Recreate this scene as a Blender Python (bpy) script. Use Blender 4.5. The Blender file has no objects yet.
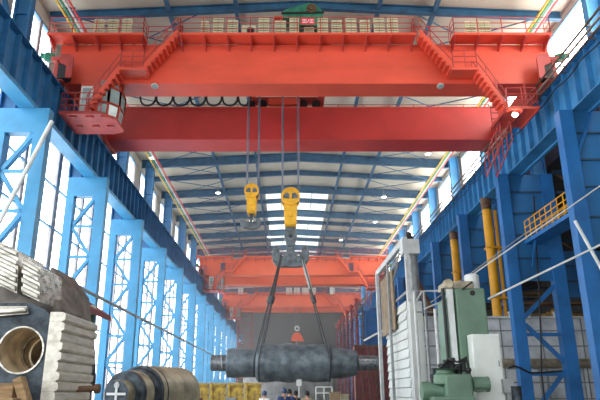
import bpy, math, random
from math import sin, cos, tan, atan, radians, pi, sqrt
from mathutils import Vector, Matrix
random.seed(7)
C = bpy.context.scene.collection
CAMH = 1.55
HAZE = .0018
TH = atan(193/600.0)
CT, ST = cos(TH), sin(TH)
PX0 = 287.0

def W(px, py, Y):
    """photo pixel at ground distance Y -> world point"""
    H = Y*tan(TH + atan((200-py)/600.0))
    zc = Y*CT + H*ST
    return Vector(((px-PX0)*zc/600.0, Y, H+CAMH))

# ------------------------------------------------------------------ materials
def mat(name, col, rough=.5, metal=0., var=.12, scale=1.5, bump=0., spec=.5, col2=None, detail=4, stretch=None):
    m = bpy.data.materials.new(name); m.use_nodes = True
    nt = m.node_tree; N = nt.nodes; L = nt.links
    b = N['Principled BSDF']
    b.inputs['Roughness'].default_value = rough
    b.inputs['Metallic'].default_value = metal
    b.inputs['Specular IOR Level'].default_value = spec
    tc = N.new('ShaderNodeTexCoord'); mp = N.new('ShaderNodeMapping')
    L.new(tc.outputs['Object'], mp.inputs['Vector'])
    if stretch: mp.inputs['Scale'].default_value = stretch
    no = N.new('ShaderNodeTexNoise'); no.inputs['Scale'].default_value = scale; no.inputs['Detail'].default_value = detail
    L.new(mp.outputs[0], no.inputs['Vector'])
    r = N.new('ShaderNodeValToRGB')
    c2 = col2 or tuple(max(0, c*(1-3*var)) for c in col)
    c1 = tuple(min(1, c*(1+var)) for c in col)
    r.color_ramp.elements[0].position = .3; r.color_ramp.elements[0].color = (*c2, 1)
    r.color_ramp.elements[1].position = .62; r.color_ramp.elements[1].color = (*c1, 1)
    L.new(no.outputs['Fac'], r.inputs['Fac']); L.new(r.outputs['Color'], b.inputs['Base Color'])
    if bump:
        bp = N.new('ShaderNodeBump'); bp.inputs['Strength'].default_value = bump; bp.inputs['Distance'].default_value = .05
        L.new(no.outputs['Fac'], bp.inputs['Height']); L.new(bp.outputs[0], b.inputs['Normal'])
    return m

def emit(name, col, s):
    m = bpy.data.materials.new(name); m.use_nodes = True
    nt = m.node_tree; nt.nodes.clear()
    e = nt.nodes.new('ShaderNodeEmission'); o = nt.nodes.new('ShaderNodeOutputMaterial')
    e.inputs['Color'].default_value = (*col, 1); e.inputs['Strength'].default_value = s
    nt.links.new(e.outputs[0], o.inputs['Surface']); return m

M = {}
M['sky_blue'] = mat('sky_blue_paint', (.05, .265, .48), .45, var=.07, scale=.8)
M['blue'] = mat('blue_paint', (.03, .165, .36), .5, var=.12, scale=.9)
M['roof_blue'] = mat('roof_steel_blue', (.028, .105, .20), .55, var=.1)
M['deep_blue'] = mat('deep_blue_paint', (.014, .15, .43), .5, var=.1, scale=.7)
M['blue_panel'] = mat('blue_panel_paint', (.014, .14, .36), .55, var=.1, scale=.5)
M['dark_panel'] = mat('dark_blue_steel', (.015, .05, .1), .6)
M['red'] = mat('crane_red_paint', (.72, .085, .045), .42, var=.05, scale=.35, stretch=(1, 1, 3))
M['red_dark'] = mat('crane_red_rail', (.44, .05, .04), .5, var=.08)
M['red_shaded'] = mat('crane_red_shaded', (.56, .05, .045), .45, var=.06, scale=.4)  # same crane red, deepened: the rear girder's shade put into its colour
M['orange'] = mat('crane_orange_paint', (.85, .12, .035), .5, var=.04, scale=.3)
M['cream'] = mat('cream_cabinet', (.66, .65, .43), .5, var=.04)
M['cream_line'] = mat('cabinet_louvre', (.26, .28, .17), .6)
M['green'] = mat('gear_green', (.03, .22, .13), .45, var=.15, scale=2)
M['hub'] = mat('rusty_hub', (.13, .07, .03), .6, var=.2, scale=6)
M['machine'] = mat('machine_green', (.115, .205, .14), .42, var=.08, scale=1.2)
M['white'] = mat('white_paint', (.68, .72, .68), .45, var=.03)
M['yellow'] = mat('hook_yellow', (.82, .43, .01), .4, var=.08, scale=2.5)
M['pipe_yellow'] = mat('pipe_yellow', (.78, .38, .01), .45, var=.07, scale=.8)
M['dirty_yellow'] = mat('worn_yellow', (.52, .36, .05), .6, var=.1, scale=5, col2=(.17, .10, .04), detail=8)
M['black'] = mat('black_rubber', (.012, .012, .014), .6)
M['rope'] = mat('wire_rope', (.15, .17, .23), .5, .3)
M['hook'] = mat('hook_steel', (.115, .14, .155), .4, .3, var=.2, scale=4)
M['sling'] = mat('sling_steel', (.06, .065, .07), .5, .4)
M['sling_lit'] = mat('sling_lit_steel', (.32, .33, .32), .4, .4)  # paler sling steel with the light on it painted in
M['roll'] = mat('forged_scale', (.145, .18, .205), .45, .25, var=.2, scale=2.2, bump=.8, col2=(.06, .08, .1), detail=9)
M['journal'] = mat('machined_grey', (.22, .24, .26), .4, .5, var=.2, scale=5, detail=6)
M['chalk'] = mat('chalk', (.75, .77, .78), .9)
M['roof'] = mat('roof_sheet', (.50, .46, .38), .75, var=.03, scale=.5)
M['wall'] = mat('wall_sheet', (.52, .49, .43), .8, var=.04, scale=.5)
M['concrete_ring'] = mat('scaled_grey', (.27, .28, .28), .7, var=.12, scale=1.5, detail=8)
M['concrete'] = mat('concrete', (.20, .19, .17), .8, var=.12, scale=.6, detail=8)
M['grey_post'] = mat('window_post', (.36, .35, .36), .6)
M['frame_blue'] = mat('window_blue', (.10, .28, .48), .6)
M['grey_clad'] = mat('grey_cladding', (.74, .78, .80), .5, .1, var=.09, scale=1.2, detail=7)
M['grey'] = mat('grey_steel', (.30, .32, .32), .5, .3, var=.1, scale=2)
M['pale'] = mat('pale_steel', (.62, .65, .64), .5, var=.06, scale=2)
M['tan'] = mat('rusty_sheet', (.27, .19, .11), .7, var=.15, scale=1.5)
M['maroon'] = mat('maroon_paint', (.22, .05, .055), .6, var=.12)
M['brown'] = mat('rusty_brown', (.16, .085, .05), .7, var=.2, scale=3)
M['dark_steel'] = mat('dark_forging', (.045, .06, .075), .5, .4, var=.3, scale=5, bump=.4, detail=9)
M['brown_steel'] = mat('weathered_forging', (.16, .14, .12), .6, .2, var=.2, scale=4, bump=.3, detail=8)
M['bright_steel'] = mat('bright_machined', (.60, .57, .50), .27, .65, var=.1, scale=3, stretch=(1, 2, 4), col2=(.18, .17, .14), detail=6)
M['cream_steel'] = mat('cream_machined', (.66, .63, .55), .35, .25, var=.08, scale=3, stretch=(4, 1, 4), col2=(.5, .46, .38))
M['bore'] = mat('bore_steel', (.78, .64, .44), .3, .35, var=.2, scale=3)
M['straw'] = mat('tarnished_steel', (.42, .37, .26), .45, .4, var=.15, scale=3, detail=8)
M['wood'] = mat('timber', (.30, .19, .09), .8, var=.15, scale=3, stretch=(1, 8, 8))
M['heap'] = mat('brassy_scrap', (.50, .30, .07), .6, .2, var=.3, scale=6, bump=.5, detail=8)
M['sign_red'] = mat('sign_red', (.70, .03, .05), .5, var=.03)
M['sign_white'] = mat('sign_white', (.8, .8, .8), .5, var=.02)
M['skin'] = mat('skin', (.45, .25, .17), .6, var=.05)
M['navy'] = mat('navy_cloth', (.02, .045, .14), .85)
M['white_cloth'] = mat('white_cloth', (.7, .7, .68), .85, var=.04)
M['tan_cloth'] = mat('tan_cloth', (.36, .27, .17), .85)
M['dark_cloth'] = mat('dark_cloth', (.03, .03, .04), .85)
M['helmet_blue'] = mat('helmet_blue', (.03, .06, .15), .35)
M['hair'] = mat('black_hair', (.01, .01, .01), .6)
M['glass'] = mat('cab_glass', (.30, .40, .40), .12, var=.05, scale=2)
M['grey_green'] = mat('gantry_grey', (.16, .17, .16), .6, var=.1)
M['cable_red'] = mat('bar_red', (.62, .05, .06), .5); M['cable_green'] = mat('bar_green', (.05, .28, .16), .5)
M['cable_yellow'] = mat('bar_yellow', (.75, .45, .03), .5)
M['bar_dark'] = mat('conductor_brown', (.17, .12, .09), .45, .3); M['bar_light'] = mat('conductor_tan', (.42, .36, .28), .4, .3)
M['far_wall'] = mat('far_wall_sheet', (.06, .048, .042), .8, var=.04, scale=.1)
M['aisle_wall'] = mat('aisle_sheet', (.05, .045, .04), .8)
M['win'] = emit('daylit_panes', (.93, .97, 1.0), 5.5)
M['win_sun'] = emit('sunlit_panes', (1.0, .98, .92), 11.0)
M['skylight'] = emit('roof_lights', (.93, 1, .95), 1.5)
M['lamp'] = emit('lamp_glow', (1, .97, .88), 12.0)
M['lamp_spot'] = emit('spot_glow', (1, .98, .92), 60.0)

# ------------------------------------------------------------------ mesh builder
class MB:
    def __init__(s): s.v = []; s.f = []
    def add(s, vs, fs):
        o = len(s.v); s.v += [Vector(v) for v in vs]; s.f += [tuple(i+o for i in f) for f in fs]; return s
    def box(s, x0, x1, y0, y1, z0, z1):
        return s.add([(x0,y0,z0),(x1,y0,z0),(x1,y1,z0),(x0,y1,z0),(x0,y0,z1),(x1,y0,z1),(x1,y1,z1),(x0,y1,z1)],
                     [(0,3,2,1),(4,5,6,7),(0,1,5,4),(1,2,6,5),(2,3,7,6),(3,0,4,7)])
    def bar(s, p, q, w, h, up=(0, 0, 1)):
        p, q = Vector(p), Vector(q); d = (q-p).normalized(); u = Vector(up)
        if abs(d.dot(u)) > .99: u = Vector((0, 1, 0))
        a = d.cross(u).normalized(); b = a.cross(d).normalized(); a = a*(w/2); b = b*(h/2)
        return s.add([p-a-b, p+a-b, p+a+b, p-a+b, q-a-b, q+a-b, q+a+b, q-a+b],
                     [(0,3,2,1),(4,5,6,7),(0,1,5,4),(1,2,6,5),(2,3,7,6),(3,0,4,7)])
    def tube(s, p, q, r, n=8, r2=None):
        return s.lathe([(0, r), ((Vector(q)-Vector(p)).length, r if r2 is None else r2)], p, Vector(q)-Vector(p), n)
    def lathe(s, prof, p, axis, n=24, closed=True):
        p = Vector(p); d = Vector(axis).normalized()
        u = Vector((0, 0, 1)) if abs(d.z) < .9 else Vector((0, 1, 0))
        a = d.cross(u).normalized(); b = d.cross(a).normalized()
        vs = []; fs = []
        for t, r in prof:
            for k in range(n):
                an = 2*pi*k/n; vs.append(p + d*t + a*(r*cos(an)) + b*(r*sin(an)))
        for i in range(len(prof)-1):
            for k in range(n):
                k2 = (k+1) % n
                fs.append((i*n+k, i*n+k2, (i+1)*n+k2, (i+1)*n+k))
        if closed:
            fs.append(tuple(range(n-1, -1, -1))); m = (len(prof)-1)*n; fs.append(tuple(range(m, m+n)))
        return s.add(vs, fs)
    def path(s, pts, r, n=6):
        pts = [Vector(p) for p in pts]
        vs = []; fs = []; m = len(pts)
        for i, p in enumerate(pts):
            d = (pts[min(i+1, m-1)] - pts[max(i-1, 0)]).normalized()
            u = Vector((0, 0, 1)) if abs(d.z) < .95 else Vector((0, 1, 0))
            a = d.cross(u).normalized(); b = d.cross(a).normalized()
            for k in range(n):
                an = 2*pi*k/n; vs.append(p + a*(r*cos(an)) + b*(r*sin(an)))
        for i in range(m-1):
            for k in range(n):
                k2 = (k+1) % n; fs.append((i*n+k, i*n+k2, (i+1)*n+k2, (i+1)*n+k))
        fs.append(tuple(range(n-1, -1, -1))); fs.append(tuple(range((m-1)*n, m*n)))
        return s.add(vs, fs)
    def prism(s, poly, ext):
        ext = Vector(ext); n = len(poly); vs = [Vector(p) for p in poly]; vs += [v+ext for v in vs]
        fs = [tuple(range(n-1, -1, -1)), tuple(range(n, 2*n))]
        fs += [(i, (i+1) % n, n+(i+1) % n, n+i) for i in range(n)]
        return s.add(vs, fs)
    def ring(s, p, axis, ro, ri, t, n=24):
        return s.lathe([(-t/2, ri), (-t/2, ro), (t/2, ro), (t/2, ri), (-t/2, ri)], p, axis, n, closed=False)
    def build(s, name, m, parent=None, bevel=0, smooth=False, sub=0):
        off = Vector(parent_world(parent)) if parent else Vector((0, 0, 0))
        if parent is None and s.v:
            lo = [min(v[i] for v in s.v) for i in range(3)]; hi = [max(v[i] for v in s.v) for i in range(3)]
            off = Vector(((lo[0]+hi[0])/2, (lo[1]+hi[1])/2, lo[2]))
        me = bpy.data.meshes.new(name); me.from_pydata([tuple(v-off) for v in s.v], [], s.f); me.update()
        import bmesh
        bm = bmesh.new(); bm.from_mesh(me); bmesh.ops.recalc_face_normals(bm, faces=bm.faces); bm.to_mesh(me); bm.free()
        o = bpy.data.objects.new(name, me); C.objects.link(o); me.materials.append(m if not isinstance(m, str) else M[m])
        if parent: o.parent = parent
        else: o.location = off
        if smooth:
            for p in me.polygons: p.use_smooth = True
        if bevel:
            b = o.modifiers.new('bevel', 'BEVEL'); b.width = bevel; b.segments = 2; b.limit_method = 'ANGLE'; b.angle_limit = radians(40)
        if smooth or bevel:
            try:
                e = o.modifiers.new('norm', 'WEIGHTED_NORMAL'); e.keep_sharp = True
            except Exception: pass
        if smooth:
            me.set_sharp_from_angle(angle=radians(38))
        return o

def parent_world(p):
    v = Vector(p.location)
    while p.parent: p = p.parent; v = v + Vector(p.location)
    return v
def props(o, label=None, cat=None, group=None, kind=None):
    if label: o['label'] = label
    if cat: o['category'] = cat
    if group: o['group'] = group
    if kind: o['kind'] = kind
    return o
def thing(name, loc, label, cat, group=None, kind='thing'):
    o = bpy.data.objects.new(name, None); C.objects.link(o); o.location = loc; o.empty_display_size = .2
    return props(o, label, cat, group, kind)
def struct(name, mb, m, **k):
    o = mb.build(name, m, **k); o['kind'] = 'structure'; return o
def dup(root, loc, label):
    r = root.copy(); C.objects.link(r); r.location = loc; r['label'] = label
    for ch in list(root.children):
        c = ch.copy(); C.objects.link(c); c.parent = r
        for g in list(ch.children):
            d = g.copy(); C.objects.link(d); d.parent = c
    return r
ORD = ['nearest', 'second', 'third', 'fourth', 'fifth', 'sixth', 'seventh', 'eighth', 'ninth', 'tenth', 'eleventh', 'twelfth', 'thirteenth', 'fourteenth', 'fifteenth', 'sixteenth', 'seventeenth', 'eighteenth']
def nth(i): return ORD[i] if i < len(ORD) else '%dth' % (i+1)
def fromcam(i): return 'nearest' if i == 0 else nth(i)+' nearest'

Z = lambda H: H + CAMH          # heights below are measured from the eye
Y_END = 176.0
Y0L, DL = 26.6, 9.8             # columns on the window side
Y0R, DR = 27.3, 9.15            # columns on the open side

# ------------------------------------------------------------------ setting
struct('floor', MB().box(-16, 36, -30, Y_END, -.3, 0), 'concrete')
RX = 1.0
def roofH(x): return 23.0 - .052*abs(x-RX)
c = MB()
for (xa, xb) in ((-15.0, RX), (RX, 17.0)):
    c.prism([(xa, -6, Z(roofH(xa))), (xb, -6, Z(roofH(xb))), (xb, -6, Z(roofH(xb))+.15), (xa, -6, Z(roofH(xa))+.15)], (0, Y_END+6, 0))
struct('ceiling', c, 'roof')
# wall on the window side
XWL = -14.75
w = MB()
w.box(XWL-.2, XWL, -30, Y_END, 0, 1.0)
w.box(XWL-.2, XWL, -30, Y_END, Z(15.0), Z(16.3))
w.box(XWL-.2, XWL, -30, Y_END, Z(21.2), Z(22.3))
UP = lambda y: 3.6 if y < 40 else 1.6
ybays = [Y0L + DL*k for k in range(-5, 15)]
for y in ybays:
    w.box(XWL-.2, XWL, y-.2, y+.2, 1.0, Z(15.0))
    w.box(XWL-.2, XWL, y-UP(y), y+.7, Z(16.3), Z(21.2))
struct('wall_left', w, 'wall')
wn = 0
def window(name_i, y0, y1, z0, z1, x, side, mpane, nv, nh, post='grey_post', rail='frame_blue'):
    t = thing('window_%d' % name_i, (x, (y0+y1)/2, z0), None, None, kind='structure')
    s = -side          # panes sit outward of the frame
    MB().box(x+s*.18-.02, x+s*.18+.02, y0, y1, z0, z1).build('pane', mpane, t)
    fr = MB()
    for k in range(nv+1):
        y = y0 + (y1-y0)*k/nv
        wd = .17 if 0 < k < nv else .1
        fr.box(x-.12, x+.06, y-wd, y+wd, z0, z1)
    fr.build('post', post, t)
    rl = MB()
    for k in range(nh+1):
        z = z0 + (z1-z0)*k/nh
        rl.box(x-.06, x+.1, y0, y1, z-.045, z+.045)
    rl.build('rail', rail, t)
    return t
for i, y in enumerate(ybays[:-1]):
    wn += 1; window(wn, y+.2, y+DL-.2, 1.0, Z(15.0), XWL, 1, M['win'], 4, 6)
    wn += 1; window(wn, y+.7, y+DL-UP(y+DL), Z(16.3), Z(21.2), XWL, 1, M['win'], 3, 2)
# upper wall on the open side
XWR = 16.9
w = MB()
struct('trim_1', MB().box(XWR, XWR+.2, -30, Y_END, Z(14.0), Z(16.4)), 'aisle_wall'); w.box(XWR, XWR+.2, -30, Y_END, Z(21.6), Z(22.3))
rbays = [Y0R + DR*k for k in range(-5, 16)]
for y in rbays: w.box(XWR, XWR+.2, y-.8, y+.9, Z(16.4), Z(21.6))
struct('wall_right', w, 'wall')
for i, y in enumerate(rbays[:-1]):
    wn += 1; window(wn, y+.9, y+DR-.8, Z(16.4), Z(21.6), XWR, -1, M['win_sun'] if 3 < i < 14 else M['win'], 1, 1)
# neighbouring aisle beyond the open side
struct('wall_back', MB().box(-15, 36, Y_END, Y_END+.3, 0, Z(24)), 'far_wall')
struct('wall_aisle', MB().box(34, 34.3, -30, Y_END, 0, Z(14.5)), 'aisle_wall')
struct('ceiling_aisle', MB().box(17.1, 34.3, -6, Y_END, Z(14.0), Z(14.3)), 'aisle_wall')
# roof lights
for k in range(4, 9):
    ya = Y0L + DL*k + .5
    for (a, b) in ((0, 4.1), (4.9, 9.0)):
        wn += 1; t = thing('window_%d' % wn, (RX+.4, ya+a, Z(22.9)), None, None, kind='structure')
        g = MB()
        for (xa, xb) in ((-2.6, RX-.06), (RX+.06, 5.0)):
            g.prism([(xa, ya+a, Z(roofH(xa))-.05), (xb, ya+a, Z(roofH(xb))-.05), (xb, ya+a, Z(roofH(xb))-.02), (xa, ya+a, Z(roofH(xa))-.02)], (0, b-a, 0))
        g.build('pane', 'skylight', t)
        f = MB()
        for xx in (-2.6, -.7, 3.0, 5.0): f.box(xx-.05, xx+.05, ya+a, ya+b, Z(roofH(xx))-.16, Z(roofH(xx))-.04)
        f.build('bar', 'pale', t)

# ------------------------------------------------------------------ roof steel
kk = 0
for k in range(0, 29):
    y = Y0L + DL*k/2
    if k == 0: continue
    deep = (k % 2 == 0)
    d = .85 if deep else .5
    nm = 'roof_rafter' if deep else 'roof_purlin_frame'
    lab = ('deep blue roof rafter spanning the hall, %s from the camera' if deep else 'shallow blue roof beam between two deep rafters, %s from the camera') % nth(k//2 - (1 if deep else 0)).replace('nearest', 'first')
    t = thing(nm, (RX, y, Z(roofH(RX))-d), lab, 'roof beam', 'deep roof rafters' if deep else 'shallow roof beams')
    for (xa, xb) in ((-14.5, RX), (RX, 16.7)):
        za, zb = Z(roofH(xa))-.04, Z(roofH(xb))-.04
        mb = MB()
        mb.prism([(xa, y-.03, za), (xb, y-.03, zb), (xb, y-.03, zb-d), (xa, y-.03, za-d)], (0, .06, 0))
        mb.build('web', 'roof_blue', t)
        mb = MB()
        mb.prism([(xa, y-.16, za-d), (xb, y-.16, zb-d), (xb, y-.16, zb-d+.05), (xa, y-.16, za-d+.05)], (0, .32, 0))
        mb.prism([(xa, y-.16, za), (xb, y-.16, zb), (xb, y-.16, zb-.05), (xa, y-.16, za-.05)], (0, .32, 0))
        mb.build('flange', 'roof_blue', t)
# bracing rods crossing between the beams, and ridge-parallel struts
j = 0
for k in range(1, 14):
    ya = Y0L + DL*k/2*1.0
    for side, (xa, xb, wd) in enumerate(((-12.5, -5.5, 'window side'), (8.0, 15.0, 'open side'))):
        za, zb = Z(roofH(xa))-.45, Z(roofH(xb))-.45
        t = thing('cross_brace', ((xa+xb)/2, ya, min(za, zb)), 'thin crossed roof bracing rods on the %s, %s pair from the camera' % (wd, nth(k-1).replace('nearest', 'first')), 'brace', 'crossed rods under the roof')
        MB().tube((xa, ya+.2, za), (xb, ya+DL/2-.2, zb), .045, 6).build('rod', 'roof_blue', t)
        MB().tube((xb, ya+.2, zb), (xa, ya+DL/2-.2, za), .045, 6).build('rod', 'roof_blue', t)
for i, (x, lab) in enumerate(((-7.2, 'long blue roof strut along the hall between ridge and windows'), (-3.1, 'long blue roof strut bordering the roof lights on the window side'), (5.6, 'long blue roof strut bordering the roof lights on the open side'), (9.0, 'long blue roof strut along the hall between ridge and sunny windows'))):
    mb = MB(); zz = Z(roofH(x))-.35
    mb.box(x-.12, x+.12, 20, Y_END-3, zz-.12, zz+.12)
    props(mb.build('roof_strut', 'roof_blue'), lab, 'roof beam', kind='thing')
# small high-bay lamps on the beams
lamp0 = None
n = 0
for (px, py, Y) in ((152, 158, 0), (218, 193, 0), (251, 221, 0), (269, 237, 0), (428, 154, 0), (384, 197, 0), (375, 222, 0), (341, 240, 0)):
    H = 21.3
    Yp = H/tan(TH+atan((200-py)/600.0))
    p = W(px, py, Yp)
    t = thing('bay_lamp', p, 'small round ceiling lamp, %s' % ['behind the crane above the yellow conductor bars', 'beside the small hook ropes', 'second of the row behind the small hook', 'farthest on the window side', 'above the sunny windows behind the crane', 'second of the row before the sunny windows', 'third of the row before the sunny windows', 'farthest beside the roof lights'][n], 'lamp', 'high bay lamps')
    MB().tube(p+Vector((0, 0, .3)), p+Vector((0, 0, .9)), .03, 6).build('stem', 'grey', t)
    MB().lathe([(0, .32), (.18, .22), (.32, .1)], p, (0, 0, 1), 14).build('shade', 'grey', t)
    MB().lathe([(-.05, .2), (.0, .26)], p, (0, 0, 1), 14).build('bulb', 'lamp', t)
    n += 1

# ------------------------------------------------------------------ window-side columns
XI = -11.5
def left_column():
    y = Y0L; z1 = Z(13.15)
    t = thing('laced_column', (XI, y, 0), 'x', 'column', 'light blue laced columns on the window side')
    def leg(x0, x1, nm, zt):
        mb = MB(); mb.box(x0, x1, y-.27, y-.22, .05, zt); mb.box(x0, x1, y+.22, y+.27, .05, zt)
        mb.box((x0+x1)/2-.03, (x0+x1)/2+.03, y-.22, y+.22, .05, zt); mb.box(x1-.05, x1, y-.22, y+.22, .05, zt)
        mb.build(nm, 'sky_blue', t)
    leg(XI-.65, XI, 'inner_leg', Z(11.9)); leg(XI-2.5, XI-2.0, 'outer_leg', Z(11.9))
    MB().box(XI-2.5, XI, y-.28, y+.28, Z(11.88), z1).build('cap_plate', 'sky_blue', t)
    MB().box(XI-.7, XI+.08, y-.35, y+.35, 0, .06).box(XI-2.55, XI-1.95, y-.35, y+.35, 0, .06).build('base_plate', 'sky_blue', t)
    x0, x1 = XI-2.0, XI-.65
    st = 1.95
    zt = Z(11.88); k = 0
    while zt > .6:
        zb = max(.2, zt-st)
        a, b = ((x0, zb), (x1, zt)) if k % 2 == 0 else ((x0, zt), (x1, zb))
        MB().bar((a[0], y-.14, a[1]), (b[0], y-.14, b[1]), .08, .2).bar((a[0], y+.14, a[1]), (b[0], y+.14, b[1]), .08, .12).build('lacing_bar', 'sky_blue', t)
        if k: MB().bar((x0, y-.14, zt), (x1, y-.14, zt), .08, .17).build('cross_tie', 'sky_blue', t)
        zt -= st; k += 1
    # upper post carrying the roof
    mb = MB(); mb.box(-14.05, -13.2, y-.05, y+.05, z1, Z(22.0)); mb.box(-14.05, -13.95, y-.25, y+.25, z1, Z(22.0)); mb.box(-13.3, -13.2, y-.25, y+.25, z1, Z(22.0))
    for zz in (15.5, 17, 18.6, 20.2): mb.box(-13.95, -13.3, y-.2, y-.05, Z(zz)-.03, Z(zz)+.03)
    mb.build('upper_post', 'blue', t)
    return t
col0 = left_column()
def left_label(k): return 'light blue laced steel column on the window side, %s' % (fromcam(k)+' to the camera')
col0['label'] = left_label(0)
for k in range(1, 13): dup(col0, (XI, Y0L+DL*k, 0), left_label(k))

# odd braces on the window side
pa, pb = W(-6, 232, 25.6), W(52, 121, 25.9)
props(MB().tube(pa, pb, .1, 8).build('raking_tube', 'pale'), 'pale tube leaning against the nearest light blue column', 'tube', kind='thing')
props(MB().bar((-13.9, Y0L-4.5, Z(21.6)), (-13.9, Y0L-.3, Z(17.2)), .16, .3).build('wall_brace', 'blue'), 'dark blue diagonal brace before the high window beside the nearest column', 'brace', kind='thing')
# window-side runway girder
def runway(name, label, x, inner, zb, zt, m, ya, yb, step):
    t = thing(name, (x, ya, zb), label, 'girder')
    MB().box(x-.03, x+.03, ya, yb, zb+.06, zt-.06).build('web', m, t)
    MB().box(x-.35, x+.35, ya, yb, zt-.06, zt).build('top_flange', m, t)
    MB().box(x-.4, x+.4, ya, yb, zb, zb+(.22 if inner > 0 else .07)).build('bottom_flange', 'sky_blue' if inner > 0 else m, t)
    y = ya+.3; n = 0; rest = MB()
    while y < yb:
        b = MB().box(x+inner*.03, x+inner*.3, y-.03, y+.03, zb+.23, zt-.06)
        if n < 70: b.build('stiffener', m, t)
        else: rest.add(b.v, b.f)
        n += 1; y += step
    if rest.v: props(rest.build('far_stiffeners', m, t), kind='stuff')
    MB().box(x-.06, x+.06, ya, yb, zt, zt+.14).build('rail', 'grey', t)
    return t
XRL, XRR = -12.6, 14.6
runway('runway_girder', 'long blue crane runway girder on the light blue laced columns', XRL, 1, Z(13.16), Z(15.9), 'blue', 8, Y_END-2, 1.22)
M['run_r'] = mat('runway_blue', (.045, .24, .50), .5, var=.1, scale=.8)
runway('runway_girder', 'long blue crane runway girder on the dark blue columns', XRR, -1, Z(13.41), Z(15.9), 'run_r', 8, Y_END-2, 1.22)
# long service pipe on the columns
mb = MB(); mb.tube((XI+.13, 14, Z(5.5)), (XI+.13, 125, Z(5.5)), .1, 8)
props(mb.build('service_pipe', 'grey'), 'long thin grey pipe along the light blue columns at mid height', 'pipe', kind='thing')
# conductor bars on the open side runway
for i, (dx, dz, m, lab) in enumerate(((-.62, -.3, 'bar_dark', 'lowest dark conductor bar along the sunny side runway girder'), (-.66, .05, 'bar_light', 'middle tan conductor bar along the sunny side runway girder'), (-.7, .4, 'bar_dark', 'upper dark conductor bar along the sunny side runway girder'))):
    t = thing('conductor_bar', (XRR+dx, 8, Z(15.9)+dz), lab, 'conductor bar', 'conductor bars beside the runway')
    MB().box(XRR+dx-.045, XRR+dx+.045, 8, 150, Z(15.9)+dz-.04, Z(15.9)+dz+.04).build('bar', m, t)
    y = 15
    while y < 90:
        MB().box(XRR+dx+.04, XRR-.3, y-.03, y+.03, Z(15.9)+dz-.03, Z(15.9)+dz+.03).build('bracket', 'bar_dark', t); y += 3.05
# cable draped along below the bars
mb = MB(); pts = []
for i in range(0, 161):
    y = 10 + i*.5; pts.append((XRR-.45, y, Z(15.3) - .2*abs(sin((y-10)*pi/3.05))))
props(MB().path(pts, .035, 5).build('signal_cable', 'black'), 'black cable looping along the top of the sunny side runway girder', 'cable', kind='thing')
# coloured conductor rails under the eaves
def colour_rails(x, z, lab, xi):
    t = thing('power_rail', (x, 20, z), lab, 'power rail')
    for i, m in enumerate(('cable_yellow', 'cable_green', 'pale', 'cable_red')):
        xx = x + xi*i*.2
        MB().box(xx-.045, xx+.045, 14, 128, z-.06+i*.05, z+.06+i*.05).build(['yellow_bar', 'green_bar', 'grey_bar', 'red_bar'][i], m, t)
    mb = MB(); y = 15
    while y < 128: mb.box(min(x, x+xi*.62)-.05, max(x, x+xi*.62)+.05, y-.04, y+.04, z+.2, z+.27); y += DL/2
    mb.build('hanger', 'roof_blue', t)
colour_rails(-12.95, Z(21.0), 'yellow green and red power rails under the eaves on the window side', 1)
colour_rails(14.5, Z(20.75), 'yellow green and red power rails under the eaves on the sunny side', 1)

# ------------------------------------------------------------------ open-side columns
def right_column():
    y = Y0R; x0 = 13.5
    t = thing('panelled_column', (x0, y, 0), 'x', 'column', 'dark blue columns on the open side')
    mb = MB(); mb.box(x0, x0+.68, y-.3, y-.24, 0, Z(13.4)); mb.box(x0, x0+.06, y-.24, y+.3, 0, Z(13.4)); mb.box(x0+.3, x0+.36, y-.24, y+.24, 0, Z(13.4)); mb.box(x0+.62, x0+.68, y-.24, y+.3, 0, Z(13.4))
    mb.build('inner_leg', 'deep_blue', t)
    xo = x0+2.75
    mb = MB(); mb.box(xo, xo+.75, y-.3, y-.24, 0, Z(13.4)); mb.box(xo, xo+.06, y-.24, y+.3, 0, Z(13.4)); mb.box(xo+.69, xo+.75, y-.24, y+.3, 0, Z(13.4))
    mb.build('outer_leg', 'deep_blue', t)
    MB().box(x0+.68, xo, y-.12, y-.04, Z(6.5), Z(13.4)).build('web_panel', 'blue_panel', t)
    for zz in (7.9, 9.4, 10.8, 12.2): MB().box(x0+.68, xo, y-.2, y-.12, Z(zz)-.045, Z(zz)+.045).build('panel_rib', 'dark_panel', t)
    a, b = x0+.68, xo
    for zz in (3.3+CAMH, 1.05+CAMH): MB().bar((a, y-.15, zz), (b, y-.15, zz), .15, .2).build('cross_tie', 'deep_blue', t)
    for (za, zb) in ((4.3, 6.2), (3.9, 1.7), (-1.0, 1.3)):
        MB().bar((a, y-.15, Z(za)), (b, y-.15, Z(zb)), .15, .24).build('diagonal_brace', 'deep_blue', t)
    MB().box(x0-.1, x0+.78, y-.4, y+.4, 0, .05).box(xo-.1, xo+.85, y-.4, y+.4, 0, .05).build('base_plate', 'deep_blue', t)
    mb = MB(); mb.box(15.9, 16.65, y-.06, y+.06, Z(13.4), Z(22.0)); mb.box(15.85, 15.95, y-.25, y+.25, Z(13.4), Z(22.0)); mb.box(16.6, 16.7, y-.25, y+.25, Z(13.4), Z(22.0))
    mb.build('upper_post', 'run_r', t)
    return t
rc = right_column()
def right_label(k): return 'dark blue panelled steel column on the open side, %s' % (fromcam(k)+' to the camera')
rc['label'] = right_label(0)
for k in range(1, 14): dup(rc, (13.5, Y0R+DR*k, 0), right_label(k))
MB_t = MB().box(15.02, 15.2, 12, 120, Z(13.3), Z(13.6))
props(MB_t.build('runway_tie', 'run_r'), 'long blue tie beam behind the sunny side runway girder at column heads', 'beam', kind='thing')
props(MB().bar(W(599, 90, 27.1), W(575, 162, 27.1), .1, .14).build('column_brace', 'deep_blue'), 'thin dark blue diagonal brace across the panel of the nearest dark column', 'brace', kind='thing')
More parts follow.
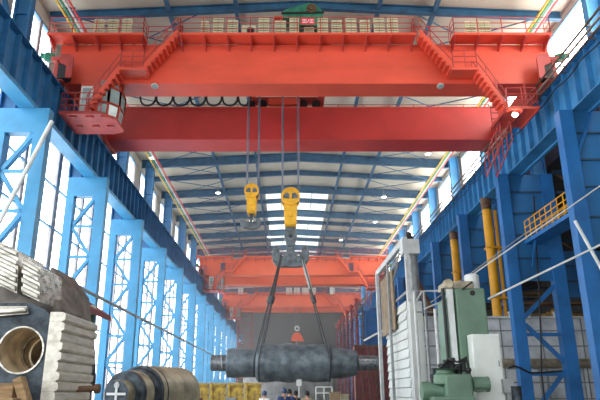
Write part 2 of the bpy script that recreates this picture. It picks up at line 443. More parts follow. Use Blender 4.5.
# aisle frames behind the open-side columns
for k in range(0, 8):
    y = Y0R + DR*k
    t = thing('aisle_truss', (25, y, Z(12)), 'dim brownish roof truss in the neighbouring aisle, %s to the camera' % fromcam(k), 'truss', 'trusses of the neighbouring aisle')
    MB().bar((17.2, y, Z(13.6)), (33.8, y, Z(13.6)), .2, .25).build('top_chord', 'dark_panel', t)
    MB().bar((17.2, y, Z(12.2)), (33.8, y, Z(12.2)), .2, .2).build('bottom_chord', 'dark_panel', t)
    for q in range(8):
        xa = 17.2+q*2.075
        MB().bar((xa, y, Z(12.2) if q % 2 else Z(13.6)), (xa+2.075, y, Z(13.6) if q % 2 else Z(12.2)), .12, .12).build('web_member', 'brown', t)

# ------------------------------------------------------------------ bridge cranes
XA, XB = -12.9, 14.9
HB, HT = 16.5, 18.9
WZ = 19.12
def rail_path(mb, pts, h=1.05, rails=3, step=1.3, r=.028):
    pts = [Vector(p) for p in pts]
    for a, b in zip(pts, pts[1:]):
        L = (b-a).length; n = max(1, round(L/step))
        for i in range(n+1):
            p = a + (b-a)*i/n
            mb.tube(p, p+Vector((0, 0, h)), r, 5)
        for k in range(1, rails+1):
            z = Vector((0, 0, h*k/rails)); mb.tube(a+z, b+z, r, 5)
def stair(t, a, b, y0, y1, m, mrail):
    """flight from a=(x,z) bottom to b=(x,z) top"""
    st = MB()
    for y in (y0, y1): st.bar((a[0], y, a[1]+.13), (b[0], y, b[1]+.13), .05, .2)
    s = st.build('stair_flight', m, t)
    tr = MB(); n = 9
    for i in range(n):
        f = (i+.5)/n; x = a[0]+(b[0]-a[0])*f; z = a[1]+(b[1]-a[1])*f
        tr.box(x-.1, x+.1, y0, y1, z-.17, z+.03)
    tr.build('treads', m, s)
    rl = MB()
    for y in (y0, y1):
        for hh in (.5, 1.0): rl.tube((a[0], y, a[1]+hh), (b[0], y, b[1]+hh), .026, 5)
        for i in range(4):
            f = i/3; x = a[0]+(b[0]-a[0])*f; z = a[1]+(b[1]-a[1])*f; rl.tube((x, y, z), (x, y, z+1.0), .026, 5)
    rl.build('stair_railing', mrail, s)

def crane(Y, label, m, mr, near):
    t = thing('bridge_crane', ((XA+XB)/2, Y, Z(16.05)), label, 'crane')
    yb = Y + 7.8
    # front and rear box girders
    for (y0, y1, nm) in ((Y, Y+1.55, 'front_girder'), (yb, yb+2.15, 'rear_girder')):
        g = MB(); e = .25
        g.prism([(XA+.35, y0, Z(HB+.45)), (XA+e+.35, y0, Z(HB)), (XB-e-.35, y0, Z(HB)), (XB-.35, y0, Z(HB+.45)), (XB, y0, Z(HB+.45)), (XB, y0, Z(HT)), (XA, y0, Z(HT)), (XA, y0, Z(HB+.45))], (0, y1-y0, 0))
        go = g.build(nm, 'red_shaded' if near and nm == 'rear_girder' else m, t)  # near rear girder wears the shaded copy of the red
        MB().box(XA, XB, y0-.06, y1+.06, Z(HT), Z(HT)+.05).build('top_plate', m, go)
        if nm == 'rear_girder': MB().box(XA+1, XB-1, y0+.3, y0+.42, Z(HT)+.05, Z(HT)+.2).build('trolley_rail', 'black', go)
        else: MB().box(XA+1, XB-1, y1-.4, y1-.28, Z(HT)+.05, Z(HT)+.2).build('trolley_rail', 'black', go)
    # end trucks with wheels and drive motors
    for x, s in ((XRL, -1), (XRR, 1)):
        e = MB(); ya, yc = Y-.75, yb+2.6
        prof = [(ya, 16.5), (ya+.1, 16.35), (ya+.4, 16.3), (yc-.4, 16.3), (yc, 16.5), (yc, 17.35), (yc-.3, 17.6), (ya+.45, 17.6), (ya+.1, 17.4)]
        e.prism([(x-.3, q[0], Z(q[1])) for q in prof], (.6, 0, 0))
        eo = e.build('end_truck', mr, t, bevel=.05 if near else 0)
        MB().box(x-s*.3-.3, x-s*.3+.3, Y-.82, Y-.3, Z(16.4), Z(17.3)).build('gap_shade_box', 'black', eo)  # black box painted in as the dark gap behind the guard plate
        bp = [(x-s*.85, 16.35), (x-s*.85, 17.5), (x-s*.78, 17.72), (x-s*.62, 17.82), (x-s*.1, 17.82), (x-s*.1, 17.3), (x-s*.5, 17.1), (x-s*.5, 16.35)]
        MB().prism([(q[0], Y-.95, Z(q[1])) for q in bp], (0, .12, 0)).build('guard_plate', mr, eo)
        for yw in (Y-.2, Y+1.3, yb+.2, yb+1.9):
            MB().lathe([(-.1, .3), (-.08, .38), (-.06, .32), (.06, .32), (.08, .38), (.1, .3)], (x, yw, Z(16.37)), (1, 0, 0), 18).build('wheel', 'black', eo)
        MB().lathe([(0, .18), (.05, .26), (.5, .26), (.55, .16), (.75, .16)], (x+s*.45, Y-.35, Z(17.85)), (s*.9, -.35, .1), 14).build('drive_motor', 'green', eo)
        MB().box(x-.3+s*.2, x+.3+s*.2, Y-.7, Y-.1, Z(17.6), Z(17.8)).build('motor_bracket', mr, eo)
    # walkways on brackets
    wz = Z(WZ)
    for (xa, xb) in ((-13.4, -8.0), (-6.05, 7.2), (9.3, 14.8)):
        w = MB().box(xa, xb, Y-.95, Y-.001, wz-.1, wz); w.box(xa, xb, Y-.97, Y-.93, wz-.1, wz+.05)
        wo = w.build('walkway', m, t)
        b = MB(); n = max(2, round((xb-xa)/1.36))
        for i in range(n+1):
            x = xa+.12+(xb-xa-.24)*i/n
            MB().prism([(x-.03, Y-.92, wz-.1), (x-.03, Y-.001, wz-.1), (x-.03, Y-.001, wz-.6), (x-.03, Y-.92, wz-.2)], (.06, 0, 0)).build('bracket', mr, wo)
        r = MB(); rail_path(r, [(xa+.05, Y-.2, wz), (xa+.05, Y-.91, wz), (xb-.05, Y-.91, wz), (xb-.05, Y-.2, wz)], step=1.35)
        r.build('railing', mr, wo)
    r = MB(); rail_path(r, [(XA+.2, yb+1.7, Z(HT)+.05), (XB-.2, yb+1.7, Z(HT)+.05)], step=1.8); rail_path(r, [(-8, Y-.05, wz), (-6, Y-.05, wz)]); rail_path(r, [(7.2, Y-.05, wz), (9.3, Y-.05, wz)])
    r.build('rear_railing', mr, t)
    # stairs and landings both sides
    y0, y1 = Y-1.0, Y-.2
    stair(t, (-7.85, Z(16.85)), (-6.1, Z(WZ)), y0, y1, m, mr)
    l = MB().box(-9.15, -7.7, Y-1.1, Y-.001, Z(16.75), Z(16.9)); lo = l.build('landing', m, t)
    r = MB(); rail_path(r, [(-9.1, Y-1.05, Z(16.9)), (-7.85, Y-1.05, Z(16.9))], step=.65); r.build('landing_railing', mr, lo)
    stair(t, (-10.75, Z(14.24)), (-9.15, Z(16.85)), y0, y1, m, mr)
    stair(t, (9.1, Z(16.85)), (7.4, Z(WZ)), y0, y1, m, mr)
    l = MB().box(9.0, 10.45, Y-1.1, Y-.001, Z(16.75), Z(16.9)); lo = l.build('landing', m, t)
    r = MB(); rail_path(r, [(9.1, Y-1.05, Z(16.9)), (10.4, Y-1.05, Z(16.9))], step=.65); r.build('landing_railing', mr, lo)
    stair(t, (11.75, Z(14.5)), (10.4, Z(16.85)), y0, y1, m, mr)
    # open platform under the sunny end
    l = MB().box(11.6, 13.4, Y-1.2, Y+1.2, Z(14.35), Z(14.5)); lo = l.build('end_platform', m, t)
    b = MB()
    for x in (11.6, 12.5, 13.3): b.bar((x, Y-1.2, Z(14.3)), (x, Y+1.2, Z(14.3)), .08, .14)
    b.build('floor_beam', mr, lo)
    r = MB(); rail_path(r, [(11.75, Y-1.15, Z(14.5)), (13.35, Y-1.15, Z(14.5)), (13.35, Y+1.1, Z(14.5)), (11.65, Y+1.1, Z(14.5))], h=1.1, step=.8, r=.035)
    r.build('platform_railing', mr, lo)
    b = MB()
    for x in (11.75, 13.3): b.bar((x, Y+.1, Z(14.5)), (x, Y+.1, Z(16.55)), .12, .12)
    b.build('hanger', mr, lo)
    ld = MB(); p0, p1 = Vector((11.75, Y+.3, Z(14.3))), Vector((11.75, Y+3.2, Z(13.2)))
    for dx in (0, .6):
        ld.tube(p0+Vector((dx, 0, 0)), p1+Vector((dx, 0, 0)), .04, 6); ld.tube(p0+Vector((dx, 0, -1.1)), p1+Vector((dx, 0, -1.1)), .04, 6)
        for i in range(5):
            q = p0+(p1-p0)*i/4+Vector((dx, 0, 0)); ld.tube(q, q-Vector((0, 0, 1.1)), .035, 5)
    ld.build('ladder_cage', mr, lo)
    # cab hung under the window end
    l = MB().prism([(-12.1, Y-1.15, Z(14.08)), (-9.95, Y-1.15, Z(14.08)), (-9.25, Y-.35, Z(14.08)), (-9.25, Y+1.2, Z(14.08)), (-9.9, Y+1.5, Z(14.08)), (-12.1, Y+1.5, Z(14.08))], (0, 0, .16))
    lo = l.build('cab_platform', mr, t)
    b = MB()
    for x in (-11.6, -10.7, -9.9): b.box(x-.05, x+.35, Y-.9, Y-.75, Z(14.01), Z(14.08)).box(x-.05, x+.3, Y+.3, Y+.45, Z(14.01), Z(14.08))
    b.build('floor_beam', mr, lo)
    r = MB(); rail_path(r, [(-12.05, Y+1.4, Z(14.24)), (-12.05, Y-1.1, Z(14.24)), (-9.9, Y-1.1, Z(14.24))], h=1.1, step=.7, r=.032); r.build('cab_railing', mr, lo)
    a = MB(); zb, zt = Z(14.24), Z(16.5)
    cx0, cx1 = -11.45, -9.9
    a.box(cx0, cx1-.4, Y-.18, Y-.1, zb, zt); a.box(cx0, cx0+.08, Y-.1, Y+1.4, zb, zt); a.box(cx0, cx1+.3, Y+1.3, Y+1.4, zb, zt); a.box(cx0, cx1+.2, Y-.2, Y+1.4, zt-.25, zt)
    ca = a.build('cab', m, t)
    MB().box(cx0+.06, cx0+.72, Y-.24, Y-.18, zb+.02, zt-.28).build('cab_door', 'white', ca)
    MB().box(cx0+.16, cx0+.6, Y-.26, Y-.24, zb+.95, zt-.42).build('door_glass', 'glass', ca)
    # faceted glazed nose looking along the hall floor
    P = [(-10.3, Y-.55), (-9.75, Y-.55), (-9.35, Y-.05), (-9.35, Y+.8), (-9.75, Y+1.3)]
    lv = [(zb, .0), (zb+.75, .12), (zt-.55, .12), (zt, -.12)]
    fr = MB(); gl = MB(); cen = Vector((-10.3, Y+.4, 0))
    def pt(i, j):
        q = Vector((P[i][0], P[i][1], 0)); d = (q-cen).normalized(); return q + d*lv[j][1] + Vector((0, 0, lv[j][0]))
    for i in range(len(P)-1):
        for j in range(3):
            q = [pt(i, j), pt(i+1, j), pt(i+1, j+1), pt(i, j+1)]
            for u, v in zip(q, q[1:]+q[:1]): fr.bar(u, v, .12, .12)
            cc = sum(q, Vector())/4
            nn = (q[1]-q[0]).cross(q[2]-q[0]).normalized()*.02
            gl.prism([x_ + (cc-x_)*.06 - nn for x_ in q], nn*2)
    fr.build('window_frame', m, ca); gl.build('window_glass', 'glass', ca)
    return t

crane1 = crane(30.0, 'big red overhead bridge crane nearest the camera carrying the forged roll', 'red', 'red_dark', True)
# cabinets bolted on its walkway, floodlights under the girder
def cab_at(xa, xb, ytop, Yf=29.3):
    pa, pb = W(xa, 25, Yf), W(xb, 25, Yf); zt = W(xa, ytop, Yf).z; zb = Z(WZ)+.001
    o = MB().box(pa.x, pb.x, Yf, Yf+.22, zb, zt).build('electrical_cabinet', 'cream', crane1, bevel=.015)
    g = MB(); n = 6
    for i in range(1, n+1):
        z = zb+(zt-zb)*i/(n+1); g.box(pa.x+.03, pb.x-.03, Yf-.012, Yf, z-.026, z+.026)
    xm = (pa.x+pb.x)/2; g.box(xm-.012, xm+.012, Yf-.012, Yf, zb+.05, zt-.03)
    g.build('louvre', 'cream_line', o)
for q in ((94, 103.5, 19), (108, 117.5, 19), (122, 131.5, 18.5), (201, 209, 21), (213, 223, 17), (227, 238, 20), (258.5, 269, 17), (275, 286, 20.5), (289.5, 299, 17), (304, 314, 27), (317.5, 328, 17), (331.5, 342, 20), (346, 356.5, 17), (360, 370, 20), (374, 384.5, 17), (387.5, 398, 17), (465, 476, 21), (478.5, 490.5, 21)):
    cab_at(*q)
pa, pb = W(241.5, 28, 29.35), W(255.5, 28, 29.35); zt = W(245, 25, 29.35).z
o = MB().box(pa.x, pb.x, 29.35, 29.75, Z(WZ)+.001, zt).build('air_conditioner', 'cream', crane1, bevel=.02)
cx = pa.x*.35+pb.x*.65; cz = (Z(WZ)+zt)/2
MB().ring((cx, 29.34, cz), (0, 1, 0), .24, .2, .03, 20).build('fan_ring', 'grey', o)
MB().lathe([(0, .2), (.02, .2)], (cx, 29.33, cz), (0, 1, 0), 20).build('fan_opening', 'black', o)
for (px, py) in ((155, 86), (440, 86)):
    p = W(px, py, 30.1)
    o = MB().lathe([(0, .08), (.12, .13), (.2, .2)], p+Vector((0, 0, .14)), (0, -.4, -1), 14).build('floodlight', 'white', crane1)
    MB().lathe([(0, .17), (.02, .17)], p+Vector((0, -.06, -.06)), (0, -.4, -1), 14).build('lens', 'glass', o)
p = W(515, 114.5, 29.0)
o = MB().lathe([(0, .1), (.2, .15)], p+Vector((0, .12, .2)), (0, -.4, -1), 14).build('floodlight', 'white', crane1)
MB().lathe([(0, .15), (.02, .15)], p+Vector((0, 0, -.01)), (0, -.4, -1), 14).build('lit_lens', 'lamp_spot', o)
# red sign board on the railing: white strokes
a, b = W(301, 24.5, 28.85), W(314.5, 18.2, 28.85)
o = MB().box(a.x, b.x, 28.83, 28.86, a.z, b.z).build('sign_board', 'sign_red', crane1)
g = MB(); wx = b.x-a.x; hz = b.z-a.z
def stroke(u0, v0, u1, v1, th=.03):
    g.bar((a.x+wx*u0, 28.82, a.z+hz*v0), (a.x+wx*u1, 28.82, a.z+hz*v1), .012, th, up=(0, 1, 0)) if False else g.bar((a.x+wx*u0, 28.82, a.z+hz*v0), (a.x+wx*u1, 28.82, a.z+hz*v1), .012, th)
for s in ((.1,.75,.42,.75),(.1,.5,.42,.5),(.1,.25,.42,.25),(.14,.25,.14,.8),(.27,.2,.27,.8),(.4,.25,.4,.75),(.47,.25,.58,.75),(.64,.75,.92,.75),(.64,.5,.9,.5),(.62,.25,.93,.25),(.78,.2,.78,.8),(.66,.28,.66,.5)): stroke(*s)
g.build('sign_lettering', 'sign_white', o)

# trolley on the near crane
tr = thing('crane_trolley', (0, 34.5, Z(19.1)), 'red hoist trolley with green gearbox riding on the near crane girders', 'trolley')
ty0, ty1 = 30.6, 39.0
mb = MB()
for x in (-2.4, 2.4): mb.box(x-.22, x+.22, ty0, ty1, Z(19.55), Z(20.15))
for y in (ty0+.3, 33.0, 36.0, ty1-.3): mb.box(-2.4, 2.4, y-.2, y+.2, Z(19.6), Z(20.1))
mb.build('trolley_frame', 'red_dark', tr)
for (x, y) in ((-2.55, 38.16), (-1.7, 38.16), (1.15, 38.16), (2.05, 38.16), (-2.4, 31.22), (2.4, 31.22)):
    MB().lathe([(-.09, .2), (-.09, .3), (-.05, .24), (.05, .24), (.09, .3), (.09, .2)], (x, y, Z(19.35)), (0, 1, 0), 18).build('wheel', 'black', tr)
MB().box(-1.3, .9, 37.7, 38.1, Z(19.15), Z(19.6)).build('trolley_apron', 'red', tr)
MB().lathe([(0, .55), (.05, .7), (.1, .55), (3.6, .55), (3.65, .7), (3.7, .55)], (-1.6, 34.4, Z(20.9)), (1, 0, 0), 22).build('rope_drum', 'rope', tr, smooth=True)
gp = lambda px, py: W(px, py, 30.4)
pts = [(282, 17), (284, 9.5), (296, 6), (309, 2.5), (315, 3.5), (322.5, 10), (323, 16), (321, 26), (300, 25), (292, 19)]
gb = MB().prism([gp(*q) for q in pts], (0, 1.3, 0)).build('gearbox', 'green', tr, bevel=.05)
MB().prism([gp(281.5, 12.6), gp(324, 11.8), gp(324, 13.6), gp(281.5, 14.4)], (0, -.06, 0)).build('gearbox_flange', 'black', gb)
q = gp(311.3, 9); MB().lathe([(0, .26), (-.0, .3), (.1, .3), (.12, .18), (.2, .16)], q, (0, -1, 0), 20).build('gearbox_hub', 'hub', gb)
mb = MB()
for x in (-.35, 2.0): mb.box(x-.12, x+.12, 30.5, 31.6, Z(20.1), gp(300, 24).z+.1)
mb.bar((-.7, 30.8, Z(20.1)), (-.25, 30.8, gp(282, 13).z), .15, .2); mb.box(-.75, -.1, 30.7, 31.0, gp(282, 13).z-.1, gp(282, 13).z)
mb.build('gearbox_stand', 'red', tr)
# festoon cable loops between the girders
t = thing('festoon_cable', (-6, 37.3, Z(18.6)), 'black festoon cable hanging in loops between the near crane girders', 'cable')
xs = [W(px, 98, 37.3).x for px in (140, 156, 173, 190, 206, 222, 238, 251)]
zt_, zb_ = W(200, 95, 37.3).z, W(200, 105.5, 37.3).z
MB().box(xs[0]-.5, xs[-1]+1.5, 37.25, 37.35, zt_+.05, zt_+.15).build('festoon_track', 'grey', t)
for a, b in zip(xs, xs[1:]):
    pts = []
    for i in range(13):
        f = i/12; u = 2*f-1; pts.append((a+(b-a)*(f-.11*sin(2*pi*f)), 37.3, zb_+(zt_-zb_)*abs(u)**2.2))
    MB().path(pts, .075, 6).build('cable_loop', 'black', t)
t.location.z = zb_; 
for ch in t.children: ch.location.z -= zb_-Z(18.6)

# ------------------------------------------------------------------ hook blocks
YH = 34.4
def hp(px, py, y=YH): return W(px, py, y)
def hook_block(name, label, cx, ytop, head_r, ybody0, ybody1, bw0, bw1, ropes, shank, hookpoly, ztrolley, nrope):
    p = hp(cx, ytop)
    t = thing(name, (p.x, YH, hp(cx, max(q[1] for q in hookpoly)).z), label, 'hook block')
    c_ = hp(cx, ytop+head_r); sc = (hp(cx+1, ytop+head_r)-c_).x; R = head_r*sc
    X = lambda px, ref=cx: c_.x + (px-cx)*sc
    zz = lambda py: hp(cx, py).z
    # two cheeks with sheaves between
    for dy in (-.42, .42):
        ck = MB(); poly = []
        for i in range(25):
            an = -pi*.3 + (pi*1.6)*i/24; poly.append((c_.x+R*cos(an), YH+dy-.06, c_.z+R*sin(an)))
        poly += [(c_.x-bw0*sc, YH+dy-.06, zz(ybody0)), (c_.x-bw1*sc, YH+dy-.06, zz(ybody1)), (c_.x+bw1*sc, YH+dy-.06, zz(ybody1)), (c_.x+bw0*sc, YH+dy-.06, zz(ybody0))]
        ck.prism(poly, (0, .12, 0)); co = ck.build('cheek_plate', 'yellow', t, bevel=.03)
        if dy < 0:
            for s in (-1, 1):
                e = MB(); ex, ez = c_.x+s*R*.42, c_.z+R*.02
                e.prism([(ex-s*R*.3, YH+dy-.07, ez-R*.28), (ex+s*R*.38, YH+dy-.07, ez-R*.2), (ex+s*R*.3, YH+dy-.07, ez+R*.12), (ex+s*R*.02, YH+dy-.07, ez+R*.42), (ex-s*R*.28, YH+dy-.07, ez+R*.3)], (0, -.012, 0))
                e.build('sheave_opening', 'hook', co)
            MB().ring((c_.x, YH+dy-.09, c_.z), (0, 1, 0), R*1.0, R*.84, .1, 28).build('cheek_rim', 'yellow', co)
            MB().lathe([(0, R*.22), (.06, R*.18)], (c_.x, YH+dy-.06, zz((ybody0*1.2+ybody1*.8)/2+ (ybody1-ybody0)*.1)), (0, -1, 0), 14).build('pin_cap', 'yellow', co)
    for dy in (-.2, .0, .2):
        MB().lathe([(-.06, R*.9), (-.03, R*.8), (.03, R*.8), (.06, R*.9)], (c_.x, YH+dy, c_.z), (0, 1, 0), 26).build('sheave', 'hook', t)
    MB().box(c_.x-bw1*sc*.9, c_.x+bw1*sc*.9, YH-.36, YH+.36, zz(ybody1)-.05, zz(ybody0)).build('body', 'yellow', t)
    # ropes
    for px in ropes:
        for dy in (-.2, 0, .2)[:nrope]:
            MB().tube((X(px), YH+dy, c_.z-.0), (X(px), YH+dy, ztrolley), .055, 6).build('wire_rope', 'rope', t)
    # shank and hook
    ho = None
    poly = [(X(q[0]), YH-.13, zz(q[1])) for q in hookpoly]
    ho = MB().prism(poly, (0, .26, 0)).build('double_hook', 'hook', t, bevel=.04)
    s0, s1, sw0, sw1 = shank
    MB().prism([(c_.x-sw0*sc, YH-.22, zz(s0)), (c_.x-sw1*sc, YH-.25, zz((s0+s1)/2)), (c_.x-sw0*.85*sc, YH-.22, zz(s1)), (c_.x+sw0*.85*sc, YH-.22, zz(s1)), (c_.x+sw1*sc, YH-.25, zz((s0+s1)/2)), (c_.x+sw0*sc, YH-.22, zz(s0))], (0, .46, 0)).build('shank', 'hook', t, bevel=.05)
    MB().lathe([(0, .12), (.05, .1)], (c_.x, YH-.24, zz((s0+s1)/2)), (0, -1, 0), 12).build('shank_pin', 'sling', t)
    return t
main = hook_block('hook_block', 'large yellow hook block with grey double hook holding the slings', 290.5, 189.5, 9.3, 207, 227, 6.8, 5.6, (282.5, 298.5), (226, 247, 4.5, 6.2),
    [(287, 243), (286.6, 251), (284.5, 255.5), (282, 256), (280, 253), (279.6, 248.5), (277.5, 245.5), (274.5, 247), (272.6, 253), (273, 261), (276, 265.8), (282, 267.5), (299, 267.5), (305, 265.5), (308.3, 260), (308.6, 252), (306.5, 246.5), (303.4, 245), (301.4, 248.5), (301, 253), (299, 256), (296.5, 255.5), (294.4, 251), (294, 243)], Z(20.6), 3)
aux = hook_block('hook_block', 'small yellow hook block with black double hook hanging empty', 252, 186, 7.2, 199, 214, 4.8, 4.2, (247, 258.2), (213, 220, 1.6, 2.3),
    [(250.5, 218), (250, 222), (247.5, 224), (246, 221), (245.5, 218.5), (243, 218), (241, 221), (241.5, 226), (244.5, 228.5), (252, 229.5), (258.5, 228.5), (261, 226), (261.5, 221), (259.5, 218), (257, 218.5), (256.5, 221.5), (255, 224), (253, 222), (252.6, 218)], Z(20.6), 2)

# ------------------------------------------------------------------ the hanging roll and slings
ra = W(211, 363, YH); AX = Vector((1, 0, 0)); s_ = (W(212, 363, YH)-ra).x
roll = thing('forged_roll', ra+Vector((4.6, 0, -1.0)), 'long dark grey forged roll hanging in slings from the big hook', 'forged roll')
def seg(name, prof, m, n=40, jit=0):
    b = MB().lathe([((px-211)*s_, r*s_) for px, r in prof], ra, AX, n)
    if jit:
        for v in b.v:
            k = sin(v.x*3.1+v.z*2)*cos(v.y*4+v.x)*jit; v.z += k; v.y += k
    return b.build(name, m, roll, smooth=True)
barrel = [(253.5, 14.2), (254.5, 15.5), (257, 17), (262, 17.8)]
seg('barrel', [(255.5, 13), (256, 15.5), (257.5, 17.6)]+[(258+72*i/20, 18.2+.45*sin(i*.9)) for i in range(1, 20)]+[(329.5, 17.6), (330.8, 16), (331, 14.5)], 'roll', jit=.035)
seg('neck', [(226.5, 8), (227, 13), (228, 13.8)]+[(230+26*i/6, 13.9+.25*sin(i*2)) for i in range(7)], 'roll', jit=.02)
seg('neck', [(330, 14.8), (338, 14.6), (340, 15), (343, 14), (353, 12.8), (356, 12.2), (357.5, 9)], 'roll', jit=.02)
seg('journal', [(211, 7.2), (211.5, 7.7), (227, 7.9)], 'journal'); seg('journal', [(357, 7.4), (377, 7.0), (378, 6.5)], 'journal')
g = MB()
for i in range(9):
    px = 359.5+i*1.9; g.bar(W(px, 359.2+(i*7 % 3)*.4, YH-.42), W(px+1.3, 360.6-(i*5 % 3)*.5, YH-.42), .02, .05)
g.build('chalk_mark', 'chalk', roll)
g = MB(); g.bar(W(221, 356, YH-.42), W(222, 368, YH-.44), .02, .12); g.build('chalk_mark', 'chalk', roll)
def sling(label, top, mids, rollx, bright):
    zr = W(rollx, 362, YH).z; xr = W(rollx, 362, YH).x; R = 19.0*s_ if rollx > 256 else 14.5*s_
    tp = W(top[0], top[1], YH)
    t = thing('wire_sling', (xr, YH, zr-R), label, 'sling', 'slings under the big hook')
    for sy, part in ((-1, 'front_strand'), (1, 'back_strand')):
        pts = [tp+Vector((0, sy*.16, 0))]
        for i in range(1, 8): pts.append(tp+(Vector((xr, YH+sy*(R-.02), zr+.15))-tp)*i/8 + Vector((0, sy*.16*(1-i/8), 0)))
        for i in range(0, 11):
            an = radians(5) - i/10*radians(95)
            pts.append(Vector((xr, YH+sy*R*cos(an), zr+R*sin(an))))
        MB().path(pts, .036, 7).build(part, 'sling', t)
    f = .4; pm = tp+(Vector((xr, YH-R, zr))-tp)*f
    d = (Vector((xr, YH-R, zr))-tp).normalized()
    if bright: MB().tube(tp+d*.1, tp+d*(2.1), .1, 8).build('highlight', 'sling_lit', t)  # pale tube paints the light caught on the sling's upper part
    MB().lathe([(0, .08), (.05, .14), (.4, .14), (.5, .08)], pm, d, 10).build('shackle', 'sling', t)
sling('wire sling from the big hook to the window end of the roll barrel', (281, 255), None, 254.6, False)
sling('doubled wire sling beside the shackled one on the barrel, slightly nearer its middle', (281.6, 256), None, 259.5, False)
sling('wire sling with painted-on sleeve at the sunny end of the roll barrel', (301.5, 255.5), None, 329, True)

# ------------------------------------------------------------------ distant cranes
crane(87.3, 'orange overhead crane farther down the hall behind the big hook', 'orange', 'red_dark', False)
c3 = crane(121.0, 'farthest orange overhead crane with pale cabinets on its walkway', 'orange', 'red_dark', False)
for (xa, xb) in ((286, 292), (294, 300), (302, 309), (311, 316), (238, 243), (330, 335)):
    a, b = W(xa, 296, 120.3), W(xb, 296, 120.3)
    MB().box(a.x, b.x, 120.2, 120.7, Z(HT)+.001, Z(HT)+1.3).build('electrical_cabinet', 'white', c3)
c2 = [o for o in C.objects if o.get('label', '').startswith('orange overhead')][0]
for px in (223, 351): 
    a = W(px, 268, 87.2); MB().box(a.x-.35, a.x+.35, 87.22, 87.3, Z(17.0), Z(18.3)).build('inspection_hatch', 'dark_panel', c2)
# hook of the farthest crane
p = W(297, 335, 124)
t = thing('hook_block', (p.x, 124, p.z-1.6), 'small orange hook block of the farthest crane above the roll', 'hook block')
MB().prism([W(291, 341, 124), W(292, 336, 124), W(295, 332.5, 124), W(299, 332.5, 124), W(302, 336, 124), W(304, 341, 124)], (0, 1, 0)).build('body', 'orange', t)
MB().ring(W(297, 328.5, 124.5), (0, 1, 0), .55, .28, .6, 16).build('sheave', 'white', t)
for px in (294.5, 299.5): MB().tube(W(px, 328, 124.5), (W(px, 328, 124.5).x, 124.5, Z(17)), .06, 6).build('wire_rope', 'rope', t)
MB().lathe([(0, .25), (1.4, .2), (1.5, .1)], W(297, 341, 124.5), (0, 0, -1), 8).build('hook', 'hook', t)
# red lattice mast far away
t = thing('lattice_mast', W(245, 345, 130)-Vector((0, 0, W(245, 345, 130).z)), 'far red lattice mast beyond the window end of the roll', 'mast')
xs = (W(238, 330, 130).x, W(252, 330, 130).x); zt = W(245, 312, 130).z
for x in xs: MB().box(x-.2, x+.2, 130, 130.4, 0, zt).build('leg', 'maroon', t)
n = 8
for i in range(n):
    za, zb = zt*i/n, zt*(i+1)/n
    MB().bar((xs[0], 130.2, za), (xs[1], 130.2, zb), .2, .22).build('lacing_bar', 'maroon', t); MB().bar((xs[0], 130.2, zb), (xs[1], 130.2, zb), .2, .22).build('cross_tie', 'maroon', t)

# ------------------------------------------------------------------ furnace line on the open side
# big grey clad furnace
x0, x1, y0, y1 = 8.1, 24.0, 40.75, 50.5; zt = Z(4.75)
t = thing('clad_furnace', ((x0+x1)/2, y0, 0), 'long pale grey clad furnace behind the green machine', 'furnace')
MB().box(x0+.2, 13.3, y0, y1, 0, zt).box(13.3, x1, y0, 44.9, 0, zt).build('front_cladding', 'grey_clad', t)
g = MB()
for zz in (1.2, 2.2, 3.3, 4.5, 5.5): g.box(x0+.2, x1, y0-.05, y0, zz-.04, zz+.04)
for i in range(12): g.box(x0+.7+i*1.35, x0+.78+i*1.35, y0-.05, y0, 0, zt)
g.build('cladding_rib', 'grey', t)
g = MB(); n = 11
for i in range(n):
    za = .6+(zt+1.3-.6)*i/n; zb = .6+(zt+1.3-.6)*(i+1)/n
    g.prism([(x0+.2, y0+.6, za), (x0-.02, y0+.6, za+.05), (x0+.1, y0+.6, zb)], (0, y1-y0-1, 0))
g.build('door_cladding', 'white', t)
MB().box(x0+.2, x1, y0-.25, y0+.6, zt, zt+.14).build('coping', 'pale', t)
for (px, py) in ((511, 319), (530, 318), (556, 319)):
    p = W(px, py, 40.2); MB().lathe([(0, .1), (.25, .1), (.3, .17), (.4, .14)], (p.x, 40.3, zt), (0, 0, 1), 10).build('vent_cap', 'white', t)
MB().tube((14, y0-.35, W(540, 363, 40).z), (x1, y0-.35, W(540, 363, 40).z), .3, 12).build('insulated_pipe', 'straw', t)
for px in (520, 528, 541, 549, 585): MB().tube((W(px, 363, 40).x, y0-.35, 0), (W(px, 363, 40).x, y0-.35, W(540, 363, 40).z-.2), .06, 6).build('pipe_support', 'grey', t)
# heap on and behind the furnace roof
b = MB(); nx, ny = 60, 5
vs = []; fs = []
for i in range(nx+1):
    for j in range(ny+1):
        x = 15.6+8.2*i/nx; y = 41.6+3.1*j/ny
        vs.append((x, y, zt+.02+(.75+.35*random.random())*sin(pi*j/ny)*(.7+.3*sin(x*1.7))*min(1, 4*min(i, nx-i)/nx+.05)))
for i in range(nx):
    for j in range(ny): fs.append((i*(ny+1)+j, (i+1)*(ny+1)+j, (i+1)*(ny+1)+j+1, i*(ny+1)+j+1))
b.add(vs, fs); props(b.build('scrap_heap', 'heap'), 'low brassy brown scrap heap on top of the grey furnace', 'scrap', kind='stuff')
